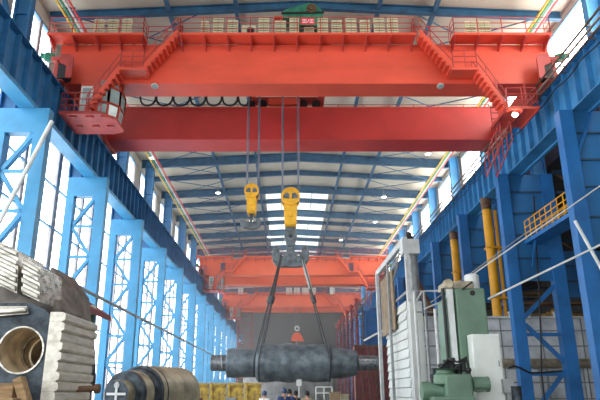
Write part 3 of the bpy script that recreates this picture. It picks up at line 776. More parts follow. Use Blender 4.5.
# door gantry: posts, top beams, rusty door
gx = 8.0
t = thing('door_gantry', (gx, 40, 0), 'tall pale lifting gantry at the end of the clad furnace', 'gantry')
HG = Z(9.9)
MB().box(gx-.05, gx+.2, 39.6, 39.95, 0, HG).build('post', 'pale', t)
MB().lathe([(0, .3), (HG-.95, .3)], (gx+.62, 40.25, 0), (0, 0, 1), 16).build('round_post', 'grey', t, smooth=True)
MB().box(gx-.02, gx+.8, 39.3, 39.6, 0, W(400, 301, 39.3).z).build('lower_casing', 'white', t)
MB().box(gx-.3, gx-.14, 45.6, 46.0, 0, HG-.3).build('post', 'grey', t)
MB().box(gx-.3, gx-.05, 51.4, 51.9, 0, HG).build('post', 'pale', t)
MB().bar((gx+.0, 39.6, HG), (gx-.1, 52, HG), .3, .45).build('top_beam', 'pale', t)
MB().box(gx-.2, gx+.95, 39.55, 40.6, HG-.95, HG+.05).build('head_box', 'pale', t)
MB().lathe([(0, .3), (.3, .3), (.35, .2), (.6, .18)], (gx+.4, 40.1, HG+.05), (0, 0, 1), 12).build('winch_motor', 'black', t)
MB().box(gx-.12, gx-.02, 44.5, 50.5, W(390, 330, 45).z, HG-1.0).build('hanging_door', 'tan', t)
g = MB(); g.bar((gx+.1, 40.2, HG-3.4), (gx+.1, 51.5, HG-3.4), .1, .15); g.bar((gx+.1, 42.4, HG-.3), (gx+.1, 50, HG-3.4), .1, .12); g.bar((gx-.05, 42, HG-1), (gx-.05, 46, HG-2.4), .1, .1)
g.build('tie_bar', 'grey', t)
# inclined brown chute bar behind the gantry
mb = MB(); mb.bar(W(407, 262, 46), W(434, 317, 43), .25, .45); props(mb.build('inclined_chute', 'brown'), 'brown inclined bar leaning behind the pale gantry post', 'chute', kind='thing')
# handrail frame and standing pipes in front of the furnace
t = thing('pipe_rack', (W(415, 320, 38).x, 38, 0), 'grey tubular pipe rack standing between gantry and green machine', 'pipe rack')
def polyl(pts, Y, r, nm, m='grey', par=None):
    return MB().path([W(a, b, Y) for a, b in pts], r, 6).build(nm, m, par or t)
pA = W(414, 291, 38)
MB().path([(pA.x, 38, 0), (pA.x, 38, pA.z), W(441, 291, 38), W(470, 289, 38)], .09, 6).build('tube', 'pale', t)
pA = W(424, 291, 38.6); MB().path([(pA.x, 38.6, 0), (pA.x, 38.6, pA.z)], .09, 6).build('tube', 'grey', t)
polyl([(416, 302), (422, 291)], 38, .06, 'brace', 'pale'); polyl([(424, 309), (436, 304), (455, 297)], 38, .06, 'brace', 'pale')
polyl([(414, 312), (470, 312)], 38.2, .05, 'cross_tube', 'grey')
p = W(435, 309, 37); MB().tube((p.x, 37, 0), (p.x, 37, p.z), .1, 8).build('standing_pipe', 'pale', t)
# yellow vertical pipes
def ypipe(label, px, py, X_):
    zc = 600*X_/(px-PX0); v = (200-py)/600.0*zc; Y = zc*CT - v*ST; Hh = zc*ST + v*CT
    t = thing('gas_pipe', (X_, Y, 0), label, 'pipe', 'tall yellow pipes')
    zlo = Z(4.75) if Y < 45 else 0
    t.location.z = zlo
    MB().tube((X_, Y, zlo), (X_, Y, Z(Hh)), .32, 18).build('main_pipe', 'pipe_yellow', t, smooth=True)
    MB().tube((X_+.62, Y+.1, zlo), (X_+.62, Y+.1, Z(Hh)), .13, 10).build('side_pipe', 'pipe_yellow', t, smooth=True)
    MB().lathe([(0, .34), (.9, .38)], (X_, Y, Z(Hh)), (0, 0, 1), 18).build('top_sleeve', 'brown', t)
    g = MB()
    for f in (.55, .8): g.box(X_-.36, X_+.8, Y-.36, Y+.36, Z(Hh)*f-.05, Z(Hh)*f+.05)
    g.build('clamp', 'pipe_yellow', t)
ypipe('tall yellow gas pipe with thin side pipe, nearer one behind the green machine', 486.5, 210, 14.45)
ypipe('tall yellow gas pipe with thin side pipe, farther one beyond the dark blue columns', 454, 240, 14.6)
# yellow railed platform between the two nearest dark columns
t = thing('inspection_platform', (14.9, 28, Z(8.85)), 'blue bracketed platform with yellow railing between the two nearest dark columns', 'platform')
MB().box(14.65, 15.8, 27.9, 36.0, Z(8.72), Z(8.95)).build('deck', 'deep_blue', t)
r = MB(); rail_path(r, [(14.7, 28.1, Z(8.95)), (14.7, 35.8, Z(8.95))], h=1.15, step=.75, r=.035); r.build('railing', 'pipe_yellow', t)
r = MB(); rail_path(r, [(15.75, 28.1, Z(8.95)), (15.75, 35.8, Z(8.95))], h=1.15, step=.75, r=.035); r.build('railing', 'pipe_yellow', t)
g = MB()
for y in (28.3, 35.0): g.bar((14.9, y, Z(8.7)), (14.9, y+.9, Z(7.3)), .1, .12)
g.build('bracket', 'deep_blue', t)
# blue panels behind (walls of aisle plant) 
mb = MB(); mb.box(17.4, 21, 38.2, 38.5, Z(5.8), Z(8.8))
o = thing('blue_enclosure', (17.5, 38, 0), 'dark blue plant enclosure standing behind the two nearest dark columns', 'enclosure')
mb.build('panel', 'blue_panel', o)
g = MB()
for zz in (6.8, 7.8): g.box(17.4, 21, 38.1, 38.2, Z(zz)-.05, Z(zz)+.05)
g.build('rib', 'dark_panel', o)
g = MB()
for x in (17.5, 20.8): g.box(x-.15, x+.15, 38.2, 38.6, 0, Z(5.8))
g.build('leg', 'deep_blue', o)
# aisle roof light, dim rafters of scaffold planks
t = thing('scaffold_rack', (20, 46, 0), 'brownish scaffold of planks and poles above the grey furnace', 'scaffold')
for i, zz in enumerate((5.7, 6.6, 7.4)):
    MB().box(17.6, 24, 46+i*.4, 47.2+i*.4, Z(zz)-.05, Z(zz)+.05).build('plank', 'wood', t)
for x in (17.8, 20.8, 23.8): MB().tube((x, 46.7, 0), (x, 46.7, Z(8.2)), .06, 6).build('pole', 'brown', t)
# slanted guy pipes
for i, (a, b, r_, lab, m) in enumerate((((472, 275), (600, 186), .03, 'thin grey stay cable rising from the green machine past the nearest dark column', 'pale'), ((488, 299), (600, 245), .045, 'lower grey slanting pipe crossing the second dark column', 'pale'), ((430, 303), (508, 246), .02, 'thin dark cable slanting up behind the green machine', 'grey'))):
    pa = W(a[0], a[1], 26); pb = W(b[0], b[1], 24); d = pb-pa
    props(MB().tube(pa, pb+d*.25, r_, 7).build('stay_cable', m), lab, 'cable', kind='thing')
mb = MB(); pa, pb = W(575, 221, 26.3), W(601, 268, 25.5); d = pb-pa; mb.tube(pa, pb+d*.9, .075, 8)
props(mb.build('raking_tube', 'pale'), 'pale tube raking down from the nearest dark column', 'tube', kind='thing')
t = thing('drag_chain', W(590, 300, 28), 'white perforated arm hanging behind the nearest dark column', 'arm')
g = MB().path([W(586, 258, 28.5), W(589.5, 262, 28.5), W(593, 280, 28.5), W(598, 304, 28.5)], .13, 8).build('arm', 'white', t)
g = MB()
for (px, py) in ((590, 266), (592, 273), (593.4, 280), (595, 287), (596.5, 294), (597.6, 300)): 
    q = W(px, py, 28.36); g.lathe([(0, .06), (.03, .06)], q, (0, 1, 0), 8)
g.build('hole', 'black', t)
# hanging dark cable by the second column
mb = MB().path([W(534, 196, 35.8), W(536, 240, 35.8), W(539, 290, 35.8), W(541, 340, 35.8), W(541.5, 372, 35.8), (W(542, 380, 35.8).x, 35.8, 0)], .05, 6)
props(mb.build('hanging_cable', 'black'), 'black cable hanging down the panel of the second dark column', 'cable', kind='thing')
# long looping hose at the feet
mb = MB().path([W(509, 368, 34), W(514, 366, 34), W(520, 368, 34), W(530, 373, 34), (W(545, 372.5, 34).x, 34, W(545, 372.5, 34).z), W(562, 371, 34)], .06, 6)
props(mb.build('rubber_hose', 'black'), 'black hose looped between the legs of the second dark column', 'hose', kind='thing')

# row of maroon furnace posts
MAR = 7.55
ys = [66 + (92-66)*i/5 for i in range(6)]
t0 = None
for i, y in enumerate(ys):
    lab = 'tall maroon furnace post with knobbed top and rungs, %s to the camera' % fromcam(i)
    if t0 is None:
        t0 = thing('furnace_post', (MAR, y, 0), lab, 'post', 'row of maroon furnace posts'); h = Z(9.4)
        MB().box(MAR-.13, MAR+.13, y-.2, y+.2, 0, h).build('post', 'maroon', t0)
        MB().lathe([(0, .16), (.2, .26), (.4, .26), (.55, .12)], (MAR, y, h), (0, 0, 1), 12).build('knob', 'red_dark', t0)
        MB().box(MAR+.6, MAR+.75, y-.1, y+.1, 0, h-.5).build('guide', 'brown', t0)
        for q in range(9): MB().box(MAR-.25, MAR+.75, y-.25, y-.2, 1.15*(q+1)+.3, 1.15*(q+1)+.4).build('rung', 'brown', t0)
    else: dup(t0, (MAR, y, 0), lab)
t = thing('furnace_bulkhead', (8.2, 62, 0), 'maroon ribbed furnace door wall beyond the end of the roll', 'furnace door')
MB().box(6.75, 10.2, 62, 63, 0, Z(4.55)).build('door_panel', 'maroon', t)
g = MB()
for i in range(6): g.box(6.75+i*.68, 6.87+i*.68, 61.85, 62, 0, Z(4.5))
g.box(6.7, 10.2, 61.8, 62, Z(4.4), Z(4.6)); g.build('rib', 'brown', t)
t = thing('blue_furnace', (9.5, 66, 0), 'blue ribbed furnace housing behind the maroon posts', 'furnace')
MB().box(8.6, 13.0, 66.5, 95, 0, Z(8.6)).build('housing', 'deep_blue', t)
g = MB()
for i in range(10): g.box(8.4, 8.6, 67+i*3-.15, 67+i*3+.15, 0, Z(8.6))
g.box(8.35, 8.6, 66.5, 95, Z(8.3), Z(8.65)); g.build('rib', 'blue', t)
props(MB().tube((7.6, 60.5, W(372, 340, 60).z), W(384, 330, 58), .1, 8).build('slanting_bar', 'pale'), 'pale slanting bar above the maroon furnace door', 'bar', kind='thing')

# ------------------------------------------------------------------ green boring machine
YM = 22.0
def mp(px, py, y=YM): return W(px, py, y)
t = thing('boring_machine', (mp(465, 390).x, YM, 0), 'green vertical boring machine with tall column, gearbox and motor', 'machine')
a, b = mp(458, 330), mp(489, 330); ztop = mp(470, 286).z
x0, x1 = a.x, b.x
MB().box(x0, x1, YM, YM+1.5, 0, mp(470, 288).z).build('column', 'machine', t, bevel=.06)
g = MB().prism([(x0-.4, YM+.15, 0), (x0, YM+.15, 0), (x0, YM+.15, mp(460, 290).z), (x0-.4, YM+.15, mp(452, 300).z)], (0, 1.0, 0)); g.build('slideway', 'machine', t, bevel=.03)
MB().box(x0-.28, x0-.08, YM-.02, YM+.16, 0, mp(455, 286).z).build('guide_rail', 'pale', t)
MB().tube((x0-.42, YM+.05, 0), (x0-.42, YM+.05, mp(450, 288).z), .06, 10).build('lead_screw', 'black', t)
q = mp(472.5, 293); MB().lathe([(0, .1), (.02, .1)], (q.x, YM-.015, q.z), (0, 1, 0), 12).build('port_hole', 'black', t)
zt = mp(470, 288).z
MB().box(x0-.3, x0+.75, YM+.1, YM+1.2, zt, zt+.28).build('top_bracket', 'straw', t, bevel=.03)
MB().lathe([(0, .14), (.1, .2), (.3, .2), (.4, .14)], (x0-.2, YM-.1, zt+.14), (0, 1, 0), 14).build('top_pulley', 'straw', t)
MB().lathe([(0, .24), (.06, .27), (.55, .27), (.6, .2)], (x0+.82, YM+.5, zt), (0, 0, 1), 16).build('top_motor', 'pale', t, smooth=True)
MB().bar(mp(463, 289, YM-.1), mp(472, 282, YM-.1), .1, .06).build('top_lever', 'black', t)
# gearbox in front of the base
yg = YM-1.55
g0, g1 = W(437, 395, yg), W(476, 395, yg)
MB().box(g0.x+.3, g1.x-.05, yg, yg+.85, 0, W(450, 374, yg).z).build('gearbox', 'machine', t, bevel=.08)
MB().lathe([(0, .3), (.08, .42), (.35, .42), (.42, .3), (.5, .3), (.55, .5)], (W(450, 392, yg).x, yg+.45, W(450, 378, yg).z-.25), (0, 0, 1), 20).build('gearbox_dome', 'machine', t, smooth=True)
MB().lathe([(0, .26), (.3, .22), (.5, .3), (.75, .3)], (g0.x+.35, yg+.45, W(440, 391, yg).z), (-1, 0, 0), 16).build('spindle_boss', 'machine', t, smooth=True)
MB().box(g0.x-.2, g1.x-.1, yg-.3, yg+1.2, 0, W(450, 396.5, yg).z).build('base', 'machine', t, bevel=.05)
mz = W(485, 384, yg).z
MB().lathe([(0, .16), (.06, .26), (.1, .22), (.5, .22), (.54, .25), (.62, .25), (.66, .12)], (g1.x-.05, yg+.4, mz), (1, 0, 0), 18).build('drive_motor', 'machine', t, smooth=True)
g = MB()
for i in range(9):
    an = 2*pi*i/9; g.box(g1.x+.08, g1.x+.45, yg+.4+.22*cos(an)-.012, yg+.4+.22*cos(an)+.012, mz+.22*sin(an)-.02, mz+.22*sin(an)+.02)
g.build('cooling_fin', 'machine', t)
g = MB()
for i, (px, py) in enumerate(((441, 366), (446, 362), (452, 360), (458, 366), (463, 361), (468, 370), (433, 376))):
    q = W(px, py, yg+.5); g.lathe([(0, .08), (.3, .08), (.32, .12), (.42, .1)], (q.x, yg+.5, q.z-.35), (0, 0, 1), 9)
g.build('valve', 'black', t)
g = MB().path([W(437, 372, yg+.4), W(447, 360, yg+.3), W(458, 362, yg+.3), W(466, 357, yg+.4), W(470, 372, yg+.4)], .04, 6); g.build('hose', 'black', t)
g = MB().box(W(440, 375, yg).x, W(470, 375, yg).x, yg+.9, yg+1.1, 0, W(450, 368, yg+1).z).build('valve_block', 'dark_steel', t)
# white control cabinet
yc = YM-.6
a, b = W(475.5, 380, yc), W(504, 380, yc); zt = W(490, 334, yc).z
t = thing('control_cabinet', ((a.x+b.x)/2, yc, 0), 'white control cabinet standing before the green boring machine', 'cabinet')
MB().box(a.x, b.x, yc, yc+.55, .1, zt).build('body', 'white', t, bevel=.02)
MB().box(a.x+.04, b.x-.04, yc-.025, yc, .2, zt-.05).build('door', 'white', t, bevel=.01)
MB().box(b.x-.14, b.x-.1, yc-.05, yc-.02, zt-1.1, zt-.9).build('handle', 'grey', t)
MB().box(a.x+.03, b.x-.03, yc+.03, yc+.5, 0, .1).build('plinth', 'dark_steel', t)
a, b = W(504, 390, 21.2), W(515, 390, 21.2)
t = thing('junction_box', ((a.x+b.x)/2, 21.2, 0), 'small grey junction box on a stand beside the white cabinet', 'box')
MB().box(a.x, b.x, 21.2, 21.5, W(510, 393, 21.2).z, W(510, 379, 21.2).z).build('body', 'grey', t, bevel=.015)
MB().box(a.x+.1, b.x-.1, 21.25, 21.45, 0, W(510, 393, 21.2).z).build('stand', 'grey', t)
a, b = W(515, 395, 21.0), W(523, 395, 21.0)
t = thing('fire_drum', ((a.x+b.x)/2, 21.2, 0), 'dark steel drum at the foot of the second dark column', 'drum')
MB().lathe([(0, .17), (W(515, 386, 21).z, .17)], ((a.x+b.x)/2, 21.2, 0), (0, 0, 1), 16).build('body', 'dark_steel', t, smooth=True)

# ------------------------------------------------------------------ large bored forging at the window side
YF = 9.0
f = lambda px, py, y=YF: W(px, py, y)
cen = f(21, 350); k = (f(22, 350)-cen).x
t = thing('bored_forging', (cen.x, YF+.8, 0), 'huge dark bored forging with bright machined ribs beside the nearest light blue column', 'forging')
outer = [(-22, 318), (-6, 303), (30, 303), (47, 310), (53, 322), (54, 378), (46, 400), (38, 416), (-14, 416), (-24, 400), (-26, 340)]
n = 40
def ell(i, r): an = 2*pi*i/n; return Vector((cen.x+r*cos(an), 0, cen.z+r*sin(an)))
pp = [Vector((f(a, b).x, 0, f(a, b).z)) for a, b in outer]
def ray_poly(an):
    d = Vector((cos(an), 0, sin(an))); best = None; o = Vector((cen.x, 0, cen.z))
    for a, b in zip(pp, pp[1:]+pp[:1]):
        e = b-a; den = d.x*e.z-d.z*e.x
        if abs(den) < 1e-9: continue
        w_ = a-o; tt = (w_.x*e.z-w_.z*e.x)/den; uu = (w_.x*d.z-w_.z*d.x)/den
        if tt > 0 and -1e-6 <= uu <= 1+1e-6: best = tt if best is None else max(best, tt)
    return o + d*(best or .5)
RB = 20.5*k*1.08
vs = []; fs = []; n = 56
DF = 2.0
for i in range(n):
    an = 2*pi*i/n; q = ray_poly(an); e = Vector((cen.x+RB*cos(an), 0, cen.z+RB*sin(an)))
    for y, v in ((YF, q), (YF, e), (YF+DF, e), (YF+DF, q)): vs.append((v.x, y, v.z))
for i in range(n):
    j = (i+1) % n
    for q in range(4): fs.append((i*4+q, j*4+q, j*4+(q+1) % 4, i*4+(q+1) % 4))
MB().add(vs, fs).build('body', 'dark_steel', t)
bo = MB().lathe([(-.02, RB*.98), (-.02, RB*1.06), (.01, RB*1.06)], (cen.x, YF, cen.z), (0, 1, 0), 44, closed=False).build('bore_rim', 'bright_steel', t)
MB().lathe([(0, RB*.985), (.75, RB*.985), (.76, RB*.84), (.95, RB*.84), (.96, RB*.76), (DF, RB*.76)], (cen.x, YF, cen.z), (0, 1, 0), 44, closed=False).build('bore_lining', 'bore', t, smooth=True)
MB().lathe([(.74, RB*.98), (.72, RB*.83), (.76, RB*.82)], (cen.x, YF, cen.z), (0, 1, 0), 44, closed=False).build('bore_step', 'bright_steel', t, smooth=True)
# ribbed pad on its side facing the aisle
xe = f(54, 345).x
za, zb = f(54, 402).z, f(54, 312).z
p = MB(); m_ = 9
for i in range(m_):
    z0 = za+(zb-za)*i/m_; z1 = za+(zb-za)*(i+1)/m_; d = .03 if i % 3 else .0
    p.prism([(xe-.1, YF-.02, z0), (xe+.08, YF-.02, z0), (xe+.1+d, YF-.02, z0+.03), (xe+.1+d, YF-.02, z1-.03), (xe+.08, YF-.02, z1-.002), (xe-.1, YF-.02, z1-.002)], (0, DF*.8, 0))
p.build('side_ribs', 'cream_steel', t)
p = f(84, 385); MB().lathe([(0, .045), (.28, .045), (.28, .075), (.36, .075)], (xe+.1, YF+.9, p.z-.05), (1, 0, .02), 10).build('bolt', 'brown', t)
# back body
b = MB().prism([f(50, 268, 10.6), f(52, 266, 10.6), f(68, 288, 10.6), f(72, 330, 10.6), f(70, 415, 10.6), f(50, 415, 10.6)], (0, 1.2, 0)); b.build('rear_body', 'brown_steel', t, bevel=.04)
b = MB().prism([f(-20, 300, 9.6), f(20, 270, 9.6), f(40, 272, 9.6), f(60, 308, 9.6), f(60, 330, 9.6), f(-20, 330, 9.6)], (0, 1.1, 0)); b.build('shoulder', 'brown_steel', t, bevel=.03)
# ribbed bright jaw on the top
def slab(name, a, b, c_, d_, y, dep, ribs, m='bright_steel'):
    """quad a(top-left) b(top-right) c(bottom-right) d(bottom-left) in photo pixels at distance y, ribs run a->b"""
    A, B, Cc, D = [W(*q, y) for q in (a, b, c_, d_)]
    mb = MB(); mb.prism([A, B, Cc, D], (0, dep, 0)); o = mb.build(name, m, t, bevel=.01)
    r = MB()
    for i in range(ribs):
        f0, f1 = (i+.18)/ribs, (i+.82)/ribs
        r.prism([A+(D-A)*f0, B+(Cc-B)*f0, B+(Cc-B)*f1, A+(D-A)*f1], (0, -.07, 0))
    r.build('rib', m, o, bevel=.02)
slab('top_jaw', (-20, 232), (19, 251), (17, 294), (-20, 276), 9.1, 1.0, 5)
slab('jaw_block', (23.5, 257.5), (41, 268), (39.5, 302), (22.5, 294), 9.0, .9, 4)
slab('bright_key', (-8, 306), (27, 306), (28.5, 314), (-8, 317), 8.93, .05, 1)
# timber cribbing
for i, (q0, q1, lab) in enumerate((((0, 383), (14, 383), 'upright timber block under the bored forging'), ((19, 378), (34, 402), 'slanting timber under the bored forging'), ((2, 398), (26, 398), 'flat timber under the bored forging'))):
    A, B = W(*q0, 8.6), W(*q1, 8.6)
    if i == 0: m_ = MB().box(A.x, B.x, 8.6, 8.9, 0, A.z)
    elif i == 1: m_ = MB().bar(A, Vector((B.x+.5, 8.6, .06)), .18, .12)
    else: m_ = MB().box(A.x, B.x, 8.2, 8.45, 0, A.z)
    props(m_.build('timber_block', 'wood', bevel=.01), lab, 'timber', 'timbers under the forging', 'thing')
# red sheet and tins behind it
t = thing('red_canopy', (W(80, 300, 16).x, 16, 0), 'small red sloping canopy behind the bored forging', 'canopy')
A = [W(66, 291, 16), W(90, 307, 16), W(90, 313, 16), W(68, 297, 16)]
MB().prism(A, (0, 2.0, 0)).build('sheet', 'maroon', t)
for px in (70, 87): 
    q = W(px, 303, 16.5); MB().box(q.x-.06, q.x+.06, 16.5, 16.62, 0, q.z).build('post', 'brown', t)
q = W(76, 304, 15.8); t = thing('paint_tin', (q.x, 15.8, 0), 'white and green drum under the red canopy', 'drum')
MB().lathe([(0, .18), (q.z-.15, .18)], (q.x, 16.9, 0), (0, 0, 1), 14).build('body', 'machine', t, smooth=True)
MB().lathe([(0, .19), (.25, .19)], (q.x, 16.9, q.z-.15), (0, 0, 1), 14).build('lid', 'white', t)

# stepped shaft lying in the foreground
YS = 13.0
A = W(116.5, 394, YS); Bq = W(160, 387, YS+1.9); d = (Bq-A); d.z = .0; d.normalize()
ks = (W(117, 394, YS)-W(116, 394, YS)).x
t = thing('stepped_shaft', (A.x, YS+1, 0), 'tarnished stepped shaft end with a chalk cross lying beside the yellow barrier', 'shaft')
R = [13.5, 19, 24.5, 25.5, 30]
def sh(nm, prof, m): return MB().lathe([(q, r*ks) for q, r in prof], A, d, 40).build(nm, m, t, smooth=True)
e = sh('end_journal', [(0, 13), (.03, 13.6), (.3, 13.6)], 'straw')
MB().lathe([(-.008, 13.0*ks), (.02, 13.0*ks)], A, d, 40).build('end_face', 'dark_steel', e)
sh('collar', [(.28, 21), (.3, 22.5), (.42, 23), (.43, 23)], 'dark_steel')
sh('step', [(.42, 23), (.75, 23.5)], 'straw'); sh('flange', [(.75, 25), (.78, 26.2), (.95, 26.6), (.97, 25.5)], 'dark_steel')
sh('body', [(.95, 28), (1.0, 29.5), (2.9, 31)], 'straw'); 
sh('shoulder', [(.93, 27), (.94, 29), (1.2, 29.8)], 'dark_steel')
side = d.cross(Vector((0, 0, 1))).normalized(); o_ = A - d*.02
g = MB(); g.bar(o_+Vector((0, 0, -.2)), o_+Vector((0, 0, .24)), .012, .05, up=tuple(side)); g.bar(o_-side*.22, o_+side*.22, .012, .05); g.ring(o_+Vector((0, 0, .17)), d, .06, .04, .012, 12)
g.build('chalk_cross', 'chalk', e)
mb = MB(); q = W(140, 400, YS+1.3)
for tt in (.7, 2.4):
    p_ = A+d*tt; mb.box(p_.x-.6, p_.x+.6, p_.y-.15, p_.y+.15, 0, A.z-30.5*ks)
mb.build('cradle', 'wood', t)

# yellow barrier of steel plates
YY = 27.0
pa, pb = W(140, 383, YY), W(262, 383, YY); zt = pa.z
n = 7
for i in range(n):
    xa = pa.x+(pb.x-pa.x)*i/n; xb = pa.x+(pb.x-pa.x)*(i+1)/n
    t = thing('barrier_panel', ((xa+xb)/2, YY, 0), 'worn yellow steel barrier panel, %s from the stepped shaft' % nth(i).replace('nearest', 'first'), 'barrier', 'row of yellow barrier panels')
    MB().box(xa+.03, xb-.03, YY, YY+.08, 0, zt).build('plate', 'dirty_yellow', t, bevel=.01)
    MB().box(xa+.01, xa+.14, YY-.1, YY, 0, zt+.02).build('post', 'dirty_yellow', t)
    MB().box(xa+.14, xb-.01, YY-.07, YY, zt-.12, zt-.03).build('top_rail', 'dirty_yellow', t)
# small clutter at barrier foot
for (px0, px1, py, Yq, m_, lab) in ((176, 189, 391, 25.5, 'dark_steel', 'dark block before the yellow barrier beside the shaft'), (193, 200, 398, 24.5, 'maroon', 'small maroon box before the yellow barrier'), (226, 235, 397.5, 25, 'grey', 'small grey rack before the yellow barrier'), (330, 340, 392, 31, 'tan', 'rusty crate with brown sides beyond the men'), (341, 349, 394, 31.5, 'straw', 'tarnished crate beside the maroon door')):
    a, b = W(px0, py, Yq), W(px1, py, Yq)
    t = thing('steel_crate', ((a.x+b.x)/2, Yq, 0), lab, 'crate'); MB().box(a.x, b.x, Yq, Yq+.5, 0, a.z).build('body', m_, t, bevel=.02)
    MB().box(a.x-.03, b.x+.03, Yq-.03, Yq+.53, a.z-.06, a.z).build('rim', m_, t)
# big grey ring tank behind the men
YT = 46.0
a, b = W(240, 378, YT), W(337, 378, YT)
t = thing('ring_tank', ((a.x+b.x)/2, YT+3, 0), 'broad round grey steel ring standing under the hanging roll', 'tank')
r = (b.x-a.x)/2; zt = W(290, 377, YT).z
MB().lathe([(0, r), (zt*.6, r), (zt*.6, r+.05), (zt*.6+.12, r+.05), (zt*.6+.12, r), (zt, r), (zt, r-.2), (zt-.3, r-.2)], ((a.x+b.x)/2, YT+r, 0), (0, 0, 1), 60).build('shell', 'concrete_ring', t, smooth=True)
t = thing('pale_post', (W(299, 390, 34).x, 34, 0), 'thin pale stand with a white plate beside the men', 'stand')
q = W(299, 384, 34); MB().tube((q.x, 34, 0), (q.x, 34, q.z), .04, 8).build('post', 'pale', t); MB().box(q.x-.14, q.x+.14, 33.95, 34, q.z-.1, q.z+.25).build('plate', 'white', t)
t = thing('scrap_frame', (W(322, 391, 33).x, 33, 0), 'low light frame of pipes beyond the men', 'frame')
a, b = W(316, 390, 33), W(332, 387, 33)
for x in (a.x, (a.x+b.x)/2, b.x): MB().tube((x, 33, 0), (x, 33, b.z), .035, 6).build('upright', 'pale', t)
for z in (b.z, b.z-.3): MB().tube((a.x, 33, z), (b.x, 33, z), .035, 6).build('rail', 'pale', t)

# ------------------------------------------------------------------ people
def skin_obj(name, verts, edges, rad, m, parent, sub=1):
    me = bpy.data.meshes.new(name); me.from_pydata([tuple(v) for v in verts], edges, []); me.update()
    o = bpy.data.objects.new(name, me); C.objects.link(o); o.parent = parent
    me.materials.append(M[m])
    s = o.modifiers.new('skin', 'SKIN'); s.use_smooth_shade = True
    sv = me.skin_vertices[0].data if me.skin_vertices else None
    if sv is None:
        bpy.context.view_layer.objects.active = o; bpy.ops.mesh.customdata_skin_add(); sv = me.skin_vertices[0].data
    for i, r in enumerate(rad): sv[i].radius = r if isinstance(r, tuple) else (r, r)
    sv[0].use_root = True
    ss = o.modifiers.new('sub', 'SUBSURF'); ss.levels = sub; ss.render_levels = sub
    return o
def person(px, ptop, Y, facing, label, top, trousers, head, headname):
    p = W(px, ptop, Y); h = p.z; s = h/1.78
    t = thing('person', (p.x, Y, 0), label, 'person', 'men standing under the roll'); t.rotation_euler.z = facing
    V = [(0,0,.95),(0,0,1.18),(0,0,1.38),(0,0,1.50),(0,-.01,1.58),(0,-.02,1.68)]      # pelvis..head
    R = [(.15,.11),(.15,.11),(.17,.11),(.06,.06),(.075,.085),(.078,.095)]
    E = [(0,1),(1,2),(2,3),(3,4),(4,5)]
    def add(v, r, par): V.append(v); R.append(r); E.append((par, len(V)-1)); return len(V)-1
    add((0,-.115,1.62), .016, 4)                                                       # nose
    for sx in (-1, 1):
        add((sx*.085,0,1.62), .014, 4)
        a = add((sx*.20,0,1.42), .06, 2); a = add((sx*.25,.0,1.14), .045, a); a = add((sx*.26,-.06,.90), .035, a); a = add((sx*.26,-.09,.82), .035, a)
        for q in range(4): c1 = add((sx*.26+(q-1.5)*.018,-.10,.76), .009, a); add((sx*.26+(q-1.5)*.018,-.085,.715-.01*abs(q-1.5)), .008, c1)
        c1 = add((sx*.235,-.13,.80), .010, a)
        a = add((sx*.10,0,.88), .095, 0); a = add((sx*.11,-.01,.50), .065, a); a = add((sx*.11,.02,.10), .045, a); add((sx*.12,-.14,.045), .04, a)
    body = skin_obj('body', [Vector(v)*s for v in V], E, [tuple(x*s for x in r) if isinstance(r, tuple) else r*s for r in R], 'skin', t)
    jv = [(0,0,.93),(0,0,1.18),(0,0,1.38),(0,0,1.47)]; jr = [(.175,.135),(.175,.13),(.19,.13),(.085,.085)]; je = [(0,1),(1,2),(2,3)]
    for sx in (-1, 1):
        jv += [(sx*.20,0,1.42),(sx*.25,0,1.14),(sx*.26,-.055,.93)]; n_ = len(jv); je += [(2,n_-3),(n_-3,n_-2),(n_-2,n_-1)]; jr += [.08,.065,.055]
    skin_obj('jacket', [Vector(v)*s for v in jv], je, [tuple(x*s for x in r) if isinstance(r, tuple) else r*s for r in jr], top, t)
    tv = [(0,0,.95)]; tr_ = [(.165,.125)]; te = []
    for sx in (-1, 1):
        tv += [(sx*.10,0,.86),(sx*.11,-.01,.5),(sx*.11,.02,.12)]; n_ = len(tv); te += [(0,n_-3),(n_-3,n_-2),(n_-2,n_-1)]; tr_ += [.11,.085,.075]
    skin_obj('trousers', [Vector(v)*s for v in tv], te, [tuple(x*s for x in r) if isinstance(r, tuple) else r*s for r in tr_], trousers, t)
    for sx in (-1, 1):
        m_ = MB().box(sx*.12*s-.05*s, sx*.12*s+.05*s, -.2*s, .08*s, 0, .09*s); o = m_.build('shoe', 'black', None, bevel=.02); o.parent = t; 
    # head covering
    hm = MB().lathe([(-.10*s, .098*s), (-.03*s, .112*s), (.03*s, .105*s), (.075*s, .075*s), (.1*s, .03*s)], (0, .012*s, 1.695*s), (0, 0, 1), 18)
    if headname == 'helmet': hm.lathe([(-.035*s, .135*s), (-.02*s, .13*s)], (0, -.01*s, 1.695*s), (0, 0, 1), 18)
    o = hm.build(headname, head, None, smooth=True); o.parent = t
    # eyes and mouth
    ey = MB()
    for sx in (-1, 1): ey.lathe([(0, .012*s), (.006*s, .008*s)], (sx*.032*s, -.098*s, 1.645*s), (0, -1, 0), 8)
    o = ey.build('eyes', 'hair', None); o.parent = t
    mo = MB().box(-.022*s, .022*s, -.1*s, -.09*s, 1.572*s, 1.58*s); o = mo.build('mouth', 'maroon', None); o.parent = t
    return t
person(264.5, 391, 25, pi*.9, 'man in white shirt and dark blue helmet standing apart by the yellow barrier', 'white_cloth', 'navy', 'helmet_blue', 'helmet')
person(284.0, 388.2, 24, pi*1.1, 'man in blue jacket with dark cap, middle of the men under the roll', 'navy', 'navy', 'helmet_blue', 'helmet')
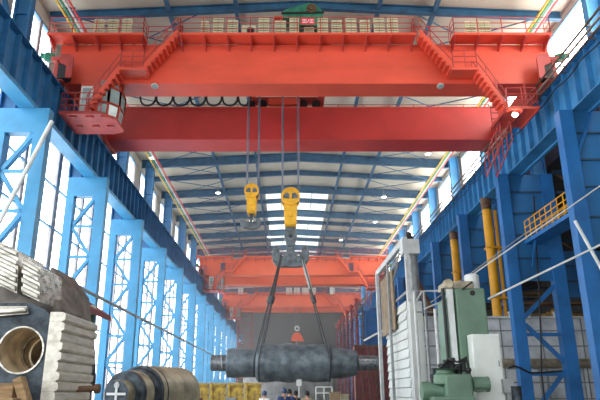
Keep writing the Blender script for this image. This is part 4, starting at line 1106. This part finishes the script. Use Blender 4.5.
person(289.5, 389.2, 26, pi*.8, 'man in blue jacket close beside the capped man under the roll', 'navy', 'dark_cloth', 'hair', 'hair')
person(295.5, 391, 27, pi*1.2, 'man in dark clothes beside the pale stand', 'dark_cloth', 'dark_cloth', 'hair', 'hair')
person(307, 391, 25, pi*.95, 'man in tan jacket with black hair beyond the pale stand', 'tan_cloth', 'dark_cloth', 'hair', 'hair')
for o in C.objects:
    if o.parent and o.parent.name.startswith('person') and o.type == 'MESH' and o.location.length > 0:
        pass
# ------------------------------------------------------------------ dusty air in the far part of the hall
hm = bpy.data.materials.new('dusty_air'); hm.use_nodes = True; nt = hm.node_tree; nt.nodes.clear()
vs_ = nt.nodes.new('ShaderNodeVolumeScatter'); ou = nt.nodes.new('ShaderNodeOutputMaterial')
vs_.inputs['Color'].default_value = (.95, .96, 1, 1); vs_.inputs['Density'].default_value = HAZE; vs_.inputs['Anisotropy'].default_value = .2
nt.links.new(vs_.outputs[0], ou.inputs['Volume'])
props(MB().box(-11.3, 13.3, 42, 174, .02, Z(22.6)).build('haze', hm), 'thin dusty haze filling the far half of the hall', 'haze', kind='stuff')
# ------------------------------------------------------------------ light, camera
world = bpy.data.worlds.new('World'); bpy.context.scene.world = world; world.use_nodes = True
bg = world.node_tree.nodes['Background']; bg.inputs['Color'].default_value = (.92, .96, 1.0, 1); bg.inputs['Strength'].default_value = 2.0
sc = bpy.context.scene
cam = bpy.data.cameras.new('camera'); co = bpy.data.objects.new('camera', cam); C.objects.link(co)
co.location = (0, 0, CAMH); co.rotation_euler = (pi/2+TH, 0, 0)
cam.sensor_width = 36; cam.lens = 36.0; cam.shift_x = 13/600.0; cam.clip_end = 500; cam.clip_start = .1
sc.camera = co
sc.view_settings.view_transform = 'Standard'; sc.view_settings.look = 'None'; sc.view_settings.gamma = 1; sc.view_settings.use_curve_mapping = False
sc.view_settings.exposure = -.06
sc.cycles.max_bounces = 8; sc.cycles.diffuse_bounces = 5; sc.cycles.glossy_bounces = 3
sc.cycles.use_denoising = True
sc.cycles.sample_clamp_indirect = 8
